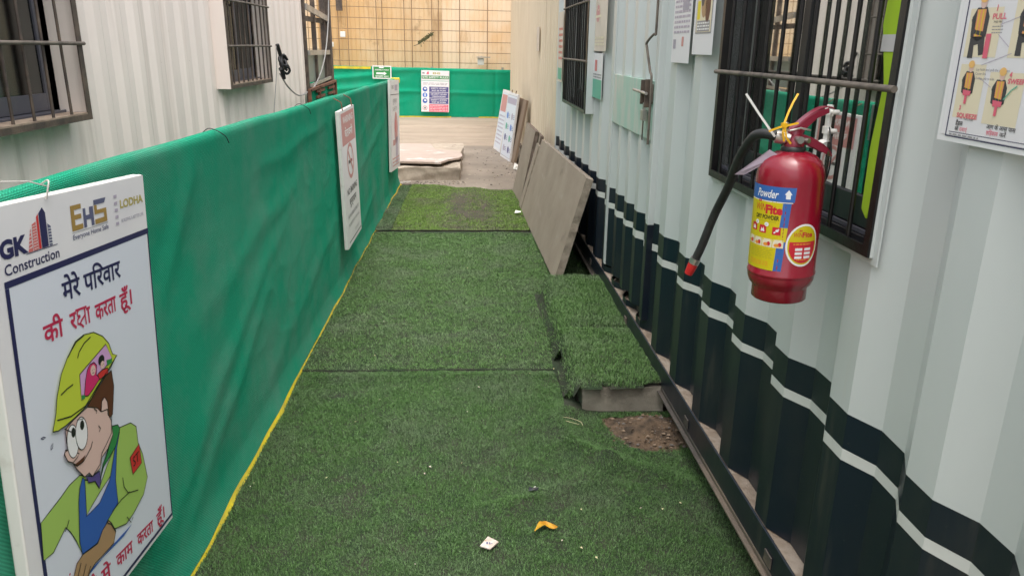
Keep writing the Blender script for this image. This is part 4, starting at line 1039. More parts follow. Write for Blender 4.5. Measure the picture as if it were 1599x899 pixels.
# ------------------------------------------------------------------ slab and board on the left
def rough_box(lo, hi, m, nx, ny, nz, amp, seed, fr=3.0):
    b = MB()
    def pt(x, y, z):
        n = mnoise.noise_vector(Vector((x * fr + seed, y * fr, z * fr * 2)))
        n2 = mnoise.noise_vector(Vector((x * fr * 3.1 + seed, y * fr * 3.1, z * fr * 4)))
        return Vector((x, y, z)) + (n + n2 * .5) * amp
    def grid(f, na, nb):
        vs = [f(i / na, j / nb) for i in range(na + 1) for j in range(nb + 1)]
        b.add(vs, [(i*(nb+1) + j, (i+1)*(nb+1) + j, (i+1)*(nb+1) + j + 1, i*(nb+1) + j + 1) for i in range(na) for j in range(nb)], m)
    x0, y0, z0 = lo; x1, y1, z1 = hi; L = lambda a, c, t: a + (c - a) * t
    grid(lambda s, t: pt(L(x0, x1, s), L(y0, y1, t), z1), nx, ny)
    grid(lambda s, t: pt(L(x0, x1, s), y0, L(z0, z1, t)), nx, nz)
    grid(lambda s, t: pt(L(x1, x0, s), y1, L(z0, z1, t)), nx, nz)
    grid(lambda s, t: pt(x1, L(y0, y1, s), L(z0, z1, t)), ny, nz)
    grid(lambda s, t: pt(x0, L(y1, y0, s), L(z0, z1, t)), ny, nz)
    return b
b = rough_box((-1.5, 9.50, -.02), (-.175, 11.95, .15), 'slab concrete', 60, 60, 14, .026, 3.0)
obj('concrete_slab', b, label='thick broken edged concrete slab on the ground behind the end of the green fence', cat='slab')
bp = [(-1.55, 9.72), (-.42, 9.60), (-.33, 9.86), (-.19, 10.02), (-.15, 10.22), (-.20, 10.68), (-.55, 10.86), (-.64, 11.46), (-1.55, 11.5)]
b = MB(); b.extrude(bp, .028, 'ply board', lambda a, bb, c: Vector((a, bb, .182 + c)))
o = obj('plywood_board', b, bevel=.004, label='pale plywood board with a cut corner lying on the concrete slab', cat='board')
q = MB()
for y in (9.95, 10.55): obj('batten', MB().box((-1.4, y, .155), (-.45, y + .06, .1815), 'board edge'), o)

# ------------------------------------------------------------------ artificial turf
def poly_in(px, py, poly):
    inside = np.zeros(px.shape, bool); n = len(poly); j = n - 1
    for i in range(n):
        xi, yi = poly[i]; xj, yj = poly[j]
        c = ((yi > py) != (yj > py)) & (px < (xj - xi) * (py - yi) / (yj - yi + 1e-12) + xi)
        inside ^= c; j = i
    return inside
rng = np.random.default_rng(3)
def vnoise(x, y, sc, seed):
    r = np.random.default_rng(seed); T = r.random((64, 64))
    u, v = x * sc, y * sc; i, j = np.floor(u).astype(int), np.floor(v).astype(int); a, c = u - i, v - j
    a = a*a*(3 - 2*a); c = c*c*(3 - 2*c)
    g = lambda p, q: T[p % 64, q % 64]
    return (g(i, j)*(1-a) + g(i+1, j)*a)*(1-c) + (g(i, j+1)*(1-a) + g(i+1, j+1)*a)*c
def wrinkle(x, y, pts, amp, wd):
    h = np.zeros_like(x)
    for (xa, ya), (xb, yb) in zip(pts, pts[1:]):
        dx, dy = xb - xa, yb - ya; L2 = dx*dx + dy*dy
        t = np.clip(((x - xa)*dx + (y - ya)*dy) / L2, 0, 1)
        d2 = (x - xa - t*dx)**2 + (y - ya - t*dy)**2
        h = np.maximum(h, amp * np.exp(-d2 / wd**2))
    return h
def ground_h(x, y):
    h = .006 + .010 * vnoise(x + 5, y + 5, 1.7, 1) + .006 * vnoise(x + 5, y + 5, 5, 2)
    h = h + wrinkle(x, y, [(.55, 2.68), (.42, 2.55), (.22, 2.42), (.05, 2.36)], .021, .05)
    h = h + wrinkle(x, y, [(.44, 3.16), (.36, 3.02), (.40, 2.82), (.52, 2.70)], .032, .05)
    h = h + wrinkle(x, y, [(.92, 2.4), (.7, 2.6), (.55, 2.66)], .022, .055)
    h = h + wrinkle(x, y, [(-.80, 3.52), (.38, 3.53)], .008, .035) + wrinkle(x, y, [(-.86, 6.60), (.47, 6.60)], .010, .05)
    return h
def make_turf(name, poly, hfun, dens, label, cat, matname, hole=None, back='turf backing', wid=.0014, ln=(.0065, .0125), base_n=.03, lift=0.0, dmap=None):
    poly = [tuple(p) for p in poly]
    xs = [p[0] for p in poly]; ys = [p[1] for p in poly]
    x0, x1, y0, y1 = min(xs), max(xs), min(ys), max(ys)
    # backing sheet
    nx, ny = max(2, int((x1-x0)/base_n)), max(2, int((y1-y0)/base_n))
    gx, gy = np.meshgrid(np.linspace(x0, x1, nx + 1), np.linspace(y0, y1, ny + 1), indexing='ij')
    gz = hfun(gx, gy) + lift
    b = MB(); vs = np.stack([gx, gy, gz], -1).reshape(-1, 3)
    mx, my = (gx[:-1, :-1] + gx[1:, 1:])/2, (gy[:-1, :-1] + gy[1:, 1:])/2
    ok = poly_in(mx, my, poly)
    if hole is not None: ok &= ~poly_in(mx, my, hole)
    fs = [(i*(ny+1) + j, (i+1)*(ny+1) + j, (i+1)*(ny+1) + j + 1, i*(ny+1) + j + 1) for i, j in zip(*np.nonzero(ok))]
    b.add(vs.tolist(), fs, back, True)
    root = obj(name, b, label=label, cat=cat)
    # fibres
    N = int((x1-x0)*(y1-y0)*dens)
    px, py = rng.uniform(x0, x1, N), rng.uniform(y0, y1, N)
    k = poly_in(px, py, poly)
    if hole is not None: k &= ~poly_in(px, py, hole)
    clump = vnoise(px + 9, py + 9, 26, 11)
    k &= rng.random(N) < (.55 + .6 * clump)
    if dmap is not None: k &= rng.random(N) < dmap(px, py)
    px, py, clump = px[k], py[k], clump[k]; N = len(px)
    pz = hfun(px, py) + lift
    az = rng.uniform(0, 2*np.pi, N) + .0 * px
    tilt = np.clip(rng.normal(.85, .33, N), .1, 1.45)
    L = rng.uniform(*ln, N) * (.75 + .5 * clump)
    w = wid * rng.uniform(.7, 1.3, N) * np.clip(py / 2.6, .9, 2.6)
    dx, dy = np.cos(az), np.sin(az); sx, sy = -dy * w/2, dx * w/2
    h1 = L * .55
    B0 = np.stack([px - sx, py - sy, pz], 1); B1 = np.stack([px + sx, py + sy, pz], 1)
    mxp, myp, mzp = px + dx*h1*np.sin(tilt*.6), py + dy*h1*np.sin(tilt*.6), pz + h1*np.cos(tilt*.6)
    M0 = np.stack([mxp - sx*.9, myp - sy*.9, mzp], 1); M1 = np.stack([mxp + sx*.9, myp + sy*.9, mzp], 1)
    h2 = L * .45
    Tt = np.stack([mxp + dx*h2*np.sin(np.minimum(tilt*1.5, 1.7)), myp + dy*h2*np.sin(np.minimum(tilt*1.5, 1.7)), mzp + h2*np.cos(np.minimum(tilt*1.5, 1.7))], 1)
    V = np.stack([B0, B1, M1, M0, Tt], 1).reshape(-1, 3).astype(np.float32)
    me = bpy.data.meshes.new('grass_fibres')
    me.vertices.add(len(V)); me.vertices.foreach_set('co', V.ravel())
    base = np.arange(N, dtype=np.int32)[:, None] * 5
    loops = (base + np.array([[0, 1, 2, 3, 3, 2, 4]], np.int32)).ravel()
    me.loops.add(len(loops)); me.loops.foreach_set('vertex_index', loops)
    me.polygons.add(2*N)
    st = (np.arange(N, dtype=np.int32)[:, None]*7 + np.array([[0, 4]], np.int32)).ravel()
    me.polygons.foreach_set('loop_start', st); me.polygons.foreach_set('loop_total', np.tile(np.array([4, 3], np.int32), N))
    me.materials.append(MATS[matname]); me.update(calc_edges=True)
    o = link('grass_fibres', me, root); o['kind'] = 'stuff'
    return root
HOLE = [(.565, 3.055), (.58, 3.0), (.595, 2.95), (.60, 2.90), (.635, 2.85), (.65, 2.80), (.70, 2.785), (.74, 2.765), (.79, 2.795), (.82, 2.79), (.86, 2.84), (.93, 2.90), (.98, 3.08), (.84, 3.065), (.76, 3.085), (.70, 3.06), (.62, 3.075)]
NEAR = [(-.93, .9), (1.02, .9), (1.02, 3.14), (.50, 3.16), (.48, 3.40), (.48, 3.615), (-.4, 3.62), (-.93, 3.61)]
make_turf('turf_mat', NEAR, ground_h, 115000, 'nearest artificial turf mat with a worn hole beside the concrete step', 'turf mat', 'turf deep', HOLE, dmap=lambda x, y: ((x < .408 + .012 * np.sin(y * 8)) | (y < 3.12)) * (y < 3.583 + .012 * vnoise(x + 3, y * 0 + 1, 7, 5)) * (1 - .85 * np.exp(-(((x + .63)/.075)**2 + ((y - 3.32)/.06)**2)) - .5 * np.exp(-(((x - .02)/.12)**2 + ((y - 2.75)/.10)**2)) - .45 * np.exp(-(((x + .45)/.10)**2 + ((y - 2.55)/.14)**2))) * 1.0)
MID = [(-.93, 3.60), (.48, 3.605), (.48, 4.2), (.48, 4.78), (.48, 4.86), (.87, 4.88), (.80, 6.635), (-.93, 6.635)]  # runs on behind the leaning boards, its green standing in for shade there
make_turf('turf_mat', MID, ground_h, 50000, 'middle artificial turf mat between the two cross seams', 'turf mat', 'turf fresh', wid=.0016, lift=.004, dmap=lambda x, y: ((x < .412 + .010 * np.sin(y * 5)) | (y > 4.86)) * (y < 6.575 + .012 * np.sin(x * 7)) * (y > 3.606 + .008 * vnoise(x + 3, y * 0 + 1, 9, 6)) * 1.0)
FAR = [(-.752, 6.725), (.78, 6.72), (.62, 7.6), (.44, 8.76), (.2, 8.80), (.0, 8.93), (-.2, 8.90), (-.45, 9.05), (-.74, 9.10)]
def far_d(x, y): return 1 - .97 * np.exp(-(((x + .05)/.30)**4 + ((y - 7.85)/1.05)**4)) * np.clip(.6 + .8 * vnoise(x + 2, y + 2, 6, 33), 0, 1)
make_turf('turf_mat', FAR, ground_h, 30000, 'far artificial turf mat with a dark worn patch in its middle', 'turf mat', 'turf yellowish', wid=.0017, dmap=far_d, back='mud backing')
SIDE = [(-.93, 6.66), (-.745, 6.675), (-.742, 7.62), (-.79, 7.64), (-.93, 7.6)]
make_turf('turf_strip', SIDE, ground_h, 26000, 'narrow dusty strip of turf along the foot of the green fence, nearer piece', 'turf mat', 'turf dusty', lift=.012)
SIDE2 = [(-.93, 7.66), (-.748, 7.68), (-.743, 9.05), (-.88, 9.0), (-.93, 8.95)]
make_turf('turf_strip', SIDE2, ground_h, 26000, 'narrow dusty strip of turf along the foot of the green fence, farther piece', 'turf mat', 'turf dusty', lift=.004)
# step block with turf over it
STX0, STX1, STY0, STY1, STZ = .475, .868, 3.135, 4.76, .140
b = rough_box((STX0 + .016, STY0, 0), (STX1 - .003, STY1, STZ - .006), 'step concrete', 20, 60, 6, .006, 8.0, 6.0)
obj('concrete_step', b, label='low concrete step block along the base of the white container', cat='step')
def step_h(x, y):
    lx = STX0 - .030 + .008 * np.sin(y * 6)
    t = np.clip((lx + .030 - x) / .050, 0, 1)
    h = STZ + .006 + .014 * vnoise(x + 4, y + 4, 3.5, 41) - (STZ - .012) * t*t*(3 - 2*t)
    h = h - .012 * np.exp(-((y - 3.86)/.02)**2) - .012 * np.clip((3.14 - y)/.04, 0, 1)
    return h
STEP = [(.425, 3.30), (.445, 3.17), (.475, 3.105), (.60, 3.118), (.72, 3.10), (.80, 3.13), (.858, 3.125), (.858, 4.83), (.46, 4.80), (.42, 4.72), (.422, 4.3), (.418, 3.72), (.455, 3.68), (.45, 3.60), (.42, 3.55)]
make_turf('turf_cover', STEP, step_h, 58000, 'piece of artificial turf draped over the concrete step', 'turf mat', 'turf fresh', ln=(.014, .026))
# bare soil in the hole
b = MB(); n = 40; vs = []
for i in range(n + 1):
    for j in range(n + 1):
        x, y = .50 + .52 * i / n, 2.70 + .46 * j / n
        r = math.hypot((x - .78) / .22, (y - 2.94) / .20)
        z = .006 + .055 * max(0, 1 - r) ** 1.2 * (1 + .4 * mnoise.noise(Vector((x * 9, y * 9, 0)))) + .010 * mnoise.noise(Vector((x * 40, y * 40, 1)))
        vs.append((x, y, max(z, .003)))
b.add(vs, [(i*(n+1) + j, (i+1)*(n+1) + j, (i+1)*(n+1) + j + 1, i*(n+1) + j + 1) for i in range(n) for j in range(n)], 'dug soil', True)
obj('soil', b, kind='structure')
def pebble(bm, c, r, seed, m):
    rr = random.Random(seed); vs = []; seg = 7
    for k, (zz, q) in enumerate(((-.6, .6), (.0, 1), (.55, .65))):
        for i in range(seg):
            a = 2*math.pi*i/seg; s = r * q * rr.uniform(.8, 1.2)
            vs.append((c[0] + s*math.cos(a), c[1] + s*math.sin(a)*.8, c[2] + r*.6*zz))
    bm.add(vs, [(k*seg + i, k*seg + (i+1) % seg, (k+1)*seg + (i+1) % seg, (k+1)*seg + i) for k in range(2) for i in range(seg)] + [tuple(range(2*seg, 3*seg))], m)
b = MB(); rr = random.Random(9)
for i in range(240):
    px_, py_2 = rr.uniform(.57, .92), rr.uniform(2.79, 3.07)
    r_ = math.hypot((px_ - .78) / .22, (py_2 - 2.94) / .20)
    pebble(b, (px_, py_2, .008 + .055 * max(0, 1 - r_) ** 1.2 + rr.uniform(-.002, .006)), rr.choice((.003, .004, .004, .006, .009)), i, rr.choice(('stone chips', 'dug soil', 'dug soil', 'board edge')))
obj('stone_chips', b, kind='stuff', label='small stone chips scattered over the bare soil', cat='gravel')

# ------------------------------------------------------------------ litter
b = MB(); hs = .035
gz = .032
q = [(-.029, -.012, 0), (.004, -.030, .0), (.033, .004, .003), (-.002, .034, .003)]
b.add([(x, y, z) for x, y, z in q] + [(x, y, z + .004) for x, y, z in q], [(3,2,1,0), (4,5,6,7), (0,1,5,4), (1,2,6,5), (2,3,7,6), (3,0,4,7)], 'card scrap')
A = Art(flat, .0004, .0055); A.rect(-.008, -.006, -.002, .006, 'ink slate', 1); A.rect(.001, -.008, .006, .004, 'ink slate', 1); A.rect(.008, -.006, .014, 0, 'ink slate', 1); A.ell(-.008, .014, .005, .004, 'ink tan', 1)
o = obj('card_scrap', b, label='square scrap of pale card lying on the near turf', cat='scrap'); o.location = (.046, 2.147, gz)
obj('printed_mark', A, o)
b = MB(); vs = []; n = 16
for i in range(n + 1):
    t = i / n; x = -.042 + .084*t; w = .019 * math.sin(math.pi * min(1, max(0.04, t))) ** .7 * (1 - .45*math.exp(-((t - .5)/.10)**2))
    z = .008 + .006*math.sin(t*6.0) ; y = .016*math.sin(t*5.2 - 1.2)
    tw = .8 * (t - .5)
    for s in (-1, -.4, .4, 1): vs.append((x, y + s*w*math.cos(tw), z + abs(s)*.004 + s*w*math.sin(tw)))
b.add(vs, [(i*4 + k, (i+1)*4 + k, (i+1)*4 + k + 1, i*4 + k + 1) for i in range(n) for k in range(3)], 'leaf yellow', True)
o = obj('fallen_leaf', b, label='curled yellow leaf lying on the near turf', cat='leaf'); o.location = (.240, 2.228, .030); o.rotation_euler = (0, 0, .25)
b = MB(); vs = [(-.018, -.006, 0), (.0, -.012, .008), (.016, -.004, .0), (.022, .006, .010), (.0, .010, .004), (-.014, .008, .012)]
b.add(vs, [(0,1,4,5), (1,2,3,4)], 'plastic scrap'); b.add([(.0, .0, .012), (.008, -.004, .016), (.010, .006, .014)], [(0,1,2)], 'white scrap')
o = obj('plastic_scrap', b, label='crumpled dark plastic scrap on the turf below the bare soil', cat='scrap'); o.location = (.217, 2.471, .028)
b = MB()
for pts in ([(.34, 3.015, .035), (.40, 3.02, .045), (.46, 2.99, .04), (.47, 2.96, .036)], [(.335, 3.035, .03), (.39, 3.0, .04), (.455, 2.965, .038)]): b.tube(smooth_path(pts, 5), .001, 'dry straw', 5)
obj('straw', b, label='dry pale straw lying on the turf left of the bare soil', cat='straw')
b = MB(); r3 = random.Random(21)
for i in range(64):
    y = 1.6 + 7.0 * r3.random() ** 1.4; x = r3.uniform(-.84, .42 if y > 3 else .8); s = r3.uniform(.0022, .006)
    if .5 < x < .9 and 2.7 < y < 3.2: continue
    a = r3.uniform(0, 3.1); z = float(ground_h(np.array([x]), np.array([y]))[0]) + .014
    c, d = math.cos(a)*s, math.sin(a)*s
    b.add([(x - c, y - d, z), (x + d*.6, y - c*.6, z + s*.6), (x + c, y + d, z + s*.2), (x - d*.6, y + c*.6, z + s*.3)], [(0,1,2,3)], r3.choice(('card scrap', 'dry straw', 'dry straw')))
obj('litter_specks', b, kind='stuff', label='tiny pale specks of litter scattered over the turf', cat='litter')
b = MB(); b.box((-.10, -.03, 0), (.08, .03, .006), 'galvanised'); b.box((-.10, -.03, .006), (-.094, .03, .03), 'galvanised')
o = obj('metal_plate', b, bevel=.002, label='grey metal plate lying at the far foot of the green fence', cat='plate'); o.location = (-.84, 9.17, .025); o.rotation_euler = (.05, -.06, .2)
b = MB(); b.add([(-.03, -.02, 0), (.03, -.025, .01), (.035, .02, .012), (-.02, .03, .02)], [(0,1,2,3)], 'white scrap')
o = obj('paper_scrap', b, label='white paper scrap at the near foot of the large cement board', cat='scrap'); o.location = (.43, 7.42, .03)
b = MB(); b.add([(-.04, -.03, .02), (.03, -.035, .0), (.045, .03, .05), (-.02, .04, .09)], [(0,1,2,3)], 'white scrap'); b.add([(-.05, .0, 0), (.0, -.03, .05), (.02, .03, .06)], [(0,1,2)], 'white scrap')
o = obj('paper_scrap', b, label='crumpled white paper on bare ground beside the brown plywood sheet', cat='scrap'); o.location = (.57, 10.35, .005)

b = MB(); r5 = random.Random(31)
for i in range(260):
    if i < 150: x, y = r5.uniform(-.9, -.1), 9.42 - abs(r5.gauss(0, .14))
    elif i < 210: x, y = r5.uniform(-.1, .5), r5.uniform(9.0, 12.5)
    else: x, y = .52 + r5.gauss(0, .05), r5.uniform(8.8, 11.0)
    pebble(b, (x, y, .004), r5.choice((.005, .007, .010, .016)), i, r5.choice(('slab concrete', 'ground earth', 'stone chips')))
obj('grit', b, kind='stuff', label='loose grit and mortar crumbs on the bare ground around the slab', cat='gravel')

# ------------------------------------------------------------------ fire extinguisher
AX = Vector((.738, 1.729, 1.03))
tilt_m = Matrix.Translation(AX) @ Matrix.Rotation(-.02, 4, 'Y')
EXT = empty('fire_extinguisher', AX, 'red dry powder fire extinguisher hanging on the bars of the near window', 'fire extinguisher')
EXT.rotation_euler = (0, -.02, 0)
rr_ = .0765
b = MB(); b.lathe([(0, .004), (.054, .004), (.060, .0), (.0632, .003), (.0632, .028), (.065, .034), (.071, .040), (rr_ - .001, .052), (rr_, .060), (rr_, .064), (rr_ + .0016, .066), (rr_ + .0016, .070), (rr_, .072), (rr_, .285), (.0755, .300), (.0715, .316), (.064, .330), (.052, .341), (.038, .348), (.026, .351), (.024, .352)], 'fire red', None, 72)
obj('body', b, EXT)
# surface chart for labels: a = arc length from the camera-facing line (positive to the right as seen), b = height
PHI0 = math.atan2(-1.729, -.738)
def cyl(a, bb, c):
    t = PHI0 + a / rr_
    return Vector(((rr_ + c) * math.cos(t), (rr_ + c) * math.sin(t), bb))
LAB = Art(cyl, .00012, .0004)
# left edge of the label wraps out of sight, right edge slants
def lrow(z): return .017 - (.272 - z) * .055
zz = [.083 + (.278 - .083) * i / 16 for i in range(17)]
def band(a0, a1, z0, z1, m, L, na=16, nb=4, slant=True):
    for i in range(na):
        for j in range(nb):
            za, zb = z0 + (z1 - z0)*j/nb, z0 + (z1 - z0)*(j+1)/nb
            f = lambda s, z: a0 + ((a1(z) if callable(a1) else a1) - a0)*s
            LAB.poly([(f(i/na, za), za), (f((i+1)/na, za), za), (f((i+1)/na, zb), zb), (f(i/na, zb), zb)], m, L)
band(-.135, lrow, .245, .278, 'ink labelblue', 1)
band(-.135, lambda z: lrow(z) - .024, .083, .2445, 'ink labelyellow', 1, nb=8)
for z0, z1, m in ((.186, .242, 'ink labelblue'), (.153, .186, 'ink labelyellow'), (.083, .153, 'ink labelblue')):
    for j in range(4):
        za, zb = z0 + (z1-z0)*j/4, z0 + (z1-z0)*(j+1)/4
        LAB.poly([(lrow(za) - .024, za), (lrow(za) - .006, za), (lrow(zb) - .006, zb), (lrow(zb) - .024, zb)], m, 1)
LAB.rect(-.13, .2425, .012, .2442, 'ink white', 2, 14)
LAB.text('Powder', -.078, .252, .026, 'ink white', 3, width=.056, slant=.2, bold=.015)
LAB.poly([(-.004, .252), (.006, .252), (.006, .262), (.009, .262), (.001, .273), (-.007, .262), (-.004, .262)], 'ink white', 3)
LAB.text('WIN', -.080, .220, .024, 'ink labelred', 3, width=.030, slant=.15, bold=.0); LAB.text('Fite', -.048, .216, .027, 'ink labelred', 3, width=.040, bold=.05)
LAB.poly([(-.072, .240), (-.069, .247), (-.067, .241), (-.064, .248), (-.062, .240)], 'ink labelred', 3)
LAB.text('DRY POWDER', -.076, .202, .0135, 'ink ink', 3, width=.062, bold=.03); LAB.rect(-.072, .1965, -.02, .198, 'ink khaki', 3, 4)
for k, (a, z) in enumerate(((-.089, .171), (-.061, .169), (-.027, .168))):
    LAB.rect(a, z, a + .019, z + .018, 'ink labelred', 3, 2)
    if k < 2: LAB.ell(a + .019, z + .021, .0055, .005, 'ink white', 4); LAB.text('BC'[k], a + .0165, z + .0185, .006, 'ink ink', 5); LAB.poly([(a + .004, z + .003), (a + .006, z + .013), (a + .009, z + .008), (a + .012, z + .014), (a + .015, z + .003)], 'ink white', 4)
    else: LAB.stroke([(a + .004, z + .004), (a + .015, z + .014)], .003, 'ink white', 4); LAB.ell(a + .011, z + .010, .0035, .003, 'ink white', 4)
for k in range(4):
    a = -.100 + k * .0255
    LAB.rect(a, .138, a + .024, .157, 'ink cream', 3, 2); LAB.rect(a + .001, .153, a + .023, .1565, 'ink yellow', 4)
    LAB.ell(a + .009, .144, .006, .004, 'ink orange', 4); LAB.ell(a + .016, .146, .004, .005, 'ink labelred', 4)
LAB.lines(-.085, -.022, .110, .134, 6, 'ink khaki', 3, .45, 5); LAB.lines(-.085, -.03, .092, .104, 3, 'ink orange', 3, .35, 6)
obj('label', LAB, EXT)
# round sticker
STK = Art(cyl, .00015, .0006)
c0, z0 = .046, .146
def disc(ra, rb, m, L, clip=None):
    prev = None
    for k in range(1, 7):
        ring_ = [(c0 + ra*k/6*math.cos(2*math.pi*i/36), z0 + rb*k/6*math.sin(2*math.pi*i/36)) for i in range(36)]
        if prev is None: STK.poly(ring_, m, L)
        else:
            for i in range(36): STK.poly([prev[i], ring_[i], ring_[(i+1) % 36], prev[(i+1) % 36]], m, L)
        prev = ring_
disc(.041, .050, 'ink white', 1); disc(.037, .0455, 'ink labelyellow', 2)
for i in range(12):
    x0_, x1_ = -.033 + .066*i/12, -.033 + .066*(i+1)/12
    lo = lambda x: -.042*math.sqrt(max(0, 1 - (x/.0345)**2)); up = lambda x: .008 + .10*(x*x) * (6 if abs(x) > .024 else 4)
    STK.poly([(c0 + x0_, z0 + lo(x0_)), (c0 + x1_, z0 + lo(x1_)), (c0 + x1_, z0 + min(up(x1_), .02)), (c0 + x0_, z0 + min(up(x0_), .02))], 'ink labelred', 3)
STK.text('WIN', c0 - .026, z0 + .020, .015, 'ink labelred', 4, width=.020, slant=.1); STK.text('Fite', c0 - .005, z0 + .019, .017, 'ink labelred', 4, width=.026, bold=.03); STK.poly([(c0 - .014, z0 + .033), (c0 - .012, z0 + .038), (c0 - .010, z0 + .034), (c0 - .008, z0 + .038), (c0 - .006, z0 + .033)], 'ink labelred', 4)
for j in range(3):
    for i in range(2): STK.rect(c0 - .019 + i*.022, z0 - .012 - j*.0095, c0 - .002 + i*.022, z0 - .006 - j*.0095, 'ink white', 4, 2)
STK.lines(c0 - .024, c0 + .024, z0 + .0, z0 + .006, 1, 'ink orange', 4, .5, 3); STK.lines(c0 - .014, c0 + .014, z0 - .036, z0 - .031, 1, 'ink orange', 4, .5, 3)
obj('round_sticker', STK, EXT)
b = MB(); b.lathe([(.0, .346), (.0265, .348), (.0275, .352), (.0275, .358), (.025, .361), (.024, .362)], 'rubber black', None, 32); obj('neck_ring', b, EXT)
b = MB(); b.lathe([(.0235, .360), (.0235, .372), (.019, .380), (.0175, .386), (.0175, .398), (.012, .404), (.0, .405)], 'handle red', None, 24)
b.tube([(-.012, -.006, .380), (-.038, .004, .384)], .0115, 'valve metal', 14); b.tube([(0, -.016, .378), (.002, -.032, .378)], .0085, 'valve metal', 12); b.tube([(.016, -.012, .376), (.024, -.026, .376)], .006, 'valve metal', 12)
obj('valve', b, EXT)
def strap(path, w, t, m):
    """flat pressed handle: a strip of width w along y, bent in the x-z plane"""
    q = MB(); n = len(path); vs = []
    for i, (x, z) in enumerate(path):
        a, c = path[max(0, i-1)], path[min(n-1, i+1)]
        d = Vector((c[0] - a[0], c[1] - a[1])).normalized(); nn = Vector((-d.y, d.x)) * t
        ww = w[i] if isinstance(w, (list, tuple)) else w
        vs += [(x + nn.x*.0, -ww/2, z), (x + nn.x, -ww/2, z + nn.y), (x + nn.x, ww/2, z + nn.y), (x, ww/2, z)]
        # turned-down flanges
    fs = []
    for i in range(n - 1):
        for k in range(4): fs.append((i*4 + k, i*4 + (k+1) % 4, (i+1)*4 + (k+1) % 4, (i+1)*4 + k))
    fs += [(3, 2, 1, 0), tuple(n*4 - 4 + k for k in range(4))]
    q.add(vs, fs, m, False); return q
def bez(pts, n=7): return [(v.x, v.z) for v in smooth_path([(x, 0, z) for x, z in pts], n)]
q = strap(bez([(-.016, .392), (.004, .390), (.020, .386), (.045, .378), (.075, .364), (.090, .354), (.100, .343), (.103, .337)]), .022, .0028, 'handle red')
for s in (-1, 1):
    q.extrude([(-.016, .394), (.02, .388), (.05, .378), (.09, .354), (.088, .343), (.05, .358), (.02, .368), (-.016, .374)], .002, 'handle red', lambda a, bb, c, s=s: Vector((a, s*.0115 + c*s, bb)))
q.v = [(v[0]*.84 if v[0] > 0 else v[0], v[1], v[2]) for v in q.v]
obj('carry_handle', q, EXT, bevel=.001)
q = strap(bez([(-.010, .400), (.004, .410), (.022, .424), (.045, .438), (.066, .446), (.084, .447), (.096, .443)]), [.024]*80, .0028, 'handle red')
for s in (-1, 1):
    q.extrude([(-.014, .388), (-.010, .402), (.004, .412), (.022, .426), (.048, .440), (.08, .447), (.082, .436), (.05, .424), (.024, .402), (.010, .384)], .002, 'handle red', lambda a, bb, c, s=s: Vector((a, s*.0125 + c*s, bb)))
q.v = [(v[0]*.84 if v[0] > 0 else v[0], v[1], v[2]) for v in q.v]
obj('squeeze_lever', q, EXT, bevel=.001)
q = MB(); q.tube([(-.02, -.018, .398), (.004, -.02, .404), (.028, -.018, .398)], .0022, 'valve metal', 8); q.tube(smooth_path([(-.02, -.018, .398), (-.032, -.02, .405), (-.03, -.02, .416), (-.02, -.018, .41)], 4), .0018, 'valve metal', 6); obj('safety_pin', q, EXT)
hp = [Vector(p) - AX for p in ((.700, 1.735, 1.414), (.675, 1.765, 1.416), (.664, 1.800, 1.400), (.657, 1.856, 1.342), (.657, 1.92, 1.262), (.645, 1.975, 1.18), (.625, 2.0, 1.09), (.612, 2.012, 1.045))]
path = smooth_path(hp, 8)
q = MB(); q.tube(path, .0115, 'rubber black', 14); H_ = obj('hose', q, EXT)
e = path[-1]; dr = (path[-1] - path[-4]).normalized()
q = MB(); q.tube([e - dr*.006, e + dr*.010], .0145, 'valve metal', 14); obj('hose_collar', q, EXT)
q = MB(); q.tube([e + dr*.0085, e + dr*.02, e + dr*.045], [.0138, .0138, .0118], 'nozzle red', 14); obj('nozzle', q, EXT)
c = path[0]
q = MB(); q.tube([c + Vector((-.004, .0, 0)), c + Vector((.018, -.006, -.004))], .0155, 'valve metal', 14); obj('hose_coupling', q, EXT)
def ribbon(pts, w, m, up):
    q = MB()
    for a, c in zip(pts, pts[1:]): q.bar(a, c, w, .0012, m, up)
    return q
pw = [Vector(p) - AX for p in ((.690, 1.722, 1.414), (.676, 1.725, 1.432), (.652, 1.733, 1.465), (.622, 1.742, 1.508))]
obj('white_zip_tie', ribbon(pw, .005, 'zip tie white', (-.4, -.9, .1)), EXT)
py_ = [Vector(p) - AX for p in ((.705, 1.705, 1.405), (.700, 1.704, 1.425), (.702, 1.708, 1.443), (.712, 1.714, 1.468), (.723, 1.72, 1.49), (.735, 1.726, 1.508))]
q = ribbon(py_, .0045, 'zip tie yellow', (-.4, -.9, .1)); 
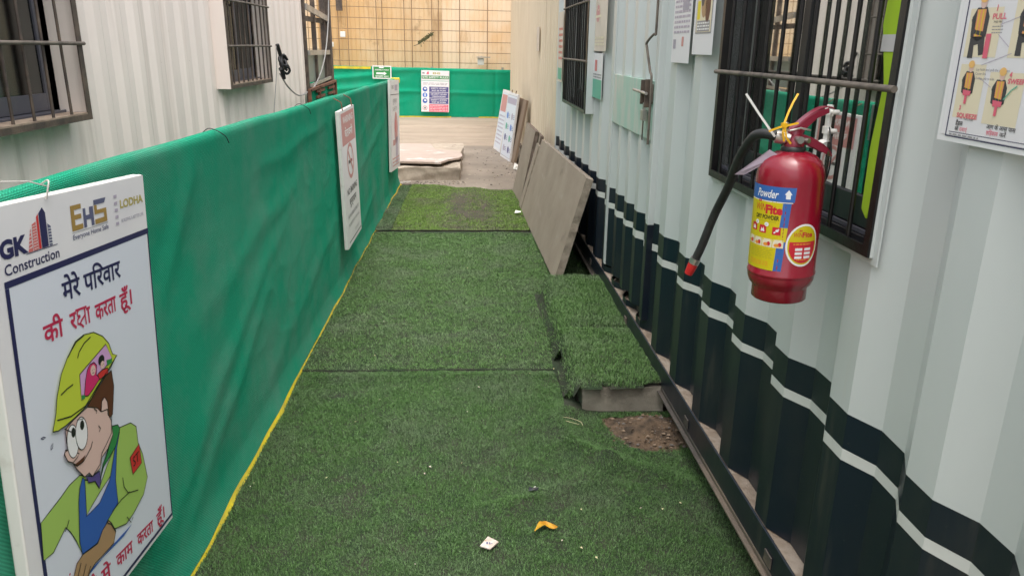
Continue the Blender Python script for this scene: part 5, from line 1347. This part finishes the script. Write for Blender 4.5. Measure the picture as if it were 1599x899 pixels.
for v in ((.702, 1.706, 1.441),): v = Vector(v) - AX; q.box((v.x - .006, v.y - .004, v.z - .005), (v.x + .006, v.y + .004, v.z + .005), 'zip tie yellow')
pl = [Vector(p) - AX for p in ((.672, 1.715, 1.427), (.690, 1.705, 1.436), (.712, 1.704, 1.441), (.735, 1.708, 1.445))]
for a, c2 in zip(pl, pl[1:]): q.bar(a, c2, .0045, .0012, 'zip tie yellow', (-.4, -.9, .1))
pl = [Vector(p) - AX for p in ((.703, 1.703, 1.436), (.708, 1.702, 1.414), (.720, 1.702, 1.400))]
for a, c2 in zip(pl, pl[1:]): q.bar(a, c2, .0045, .0012, 'zip tie yellow', (-.4, -.9, .1))
obj('yellow_zip_tie', q, EXT)
q = MB(); t4 = [Vector(p) - AX for p in ((.680, 1.722, 1.385), (.700, 1.712, 1.372), (.640, 1.760, 1.322), (.618, 1.765, 1.322))]
q.add(t4 + [p + Vector((.0008, .0012, 0)) for p in t4], [(0,1,2,3), (7,6,5,4), (0,3,7,4), (3,2,6,7), (2,1,5,6), (1,0,4,5)], 'tag lilac'); obj('paper_tag', q, EXT)

# bracket on the bars that carries the handle
BRK = empty('hanging_bracket', (.858, 1.825, 1.466), 'white metal hook bracket clamped to the near window bars, carrying the extinguisher handle', 'bracket')
q = MB(); q.box((-.012, -.012, -.072), (-.006, .012, .012), 'bracket white'); q.bar((-.009, 0, -.072), (-.055, -.02, -.086), .024, .004, 'bracket white', (0, 0, 1)); q.bar((-.055, -.02, -.086), (-.058, -.02, -.072), .024, .004, 'bracket white', (1, 0, 0)); obj('hook_plate', q, BRK, bevel=.001)
q = MB()
for z in (-.004, -.048): obj('clamp', MB().box((-.0145, -.030, z - .009), (-.0125, .016, z + .009), 'bracket white').tube([(-.02, -.024, z), (.002, -.024, z)], .006, 'bracket white', 10), BRK, bevel=.001)
b = MB(); b.tube(smooth_path([(.828, 1.77, 1.43), (.826, 1.74, 1.38), (.827, 1.745, 1.32), (.832, 1.80, 1.27)], 6), .0018, 'cable black', 6)
obj('loop_wire', b, label='thin black wire looping down behind the extinguisher from the white bracket', cat='wire')
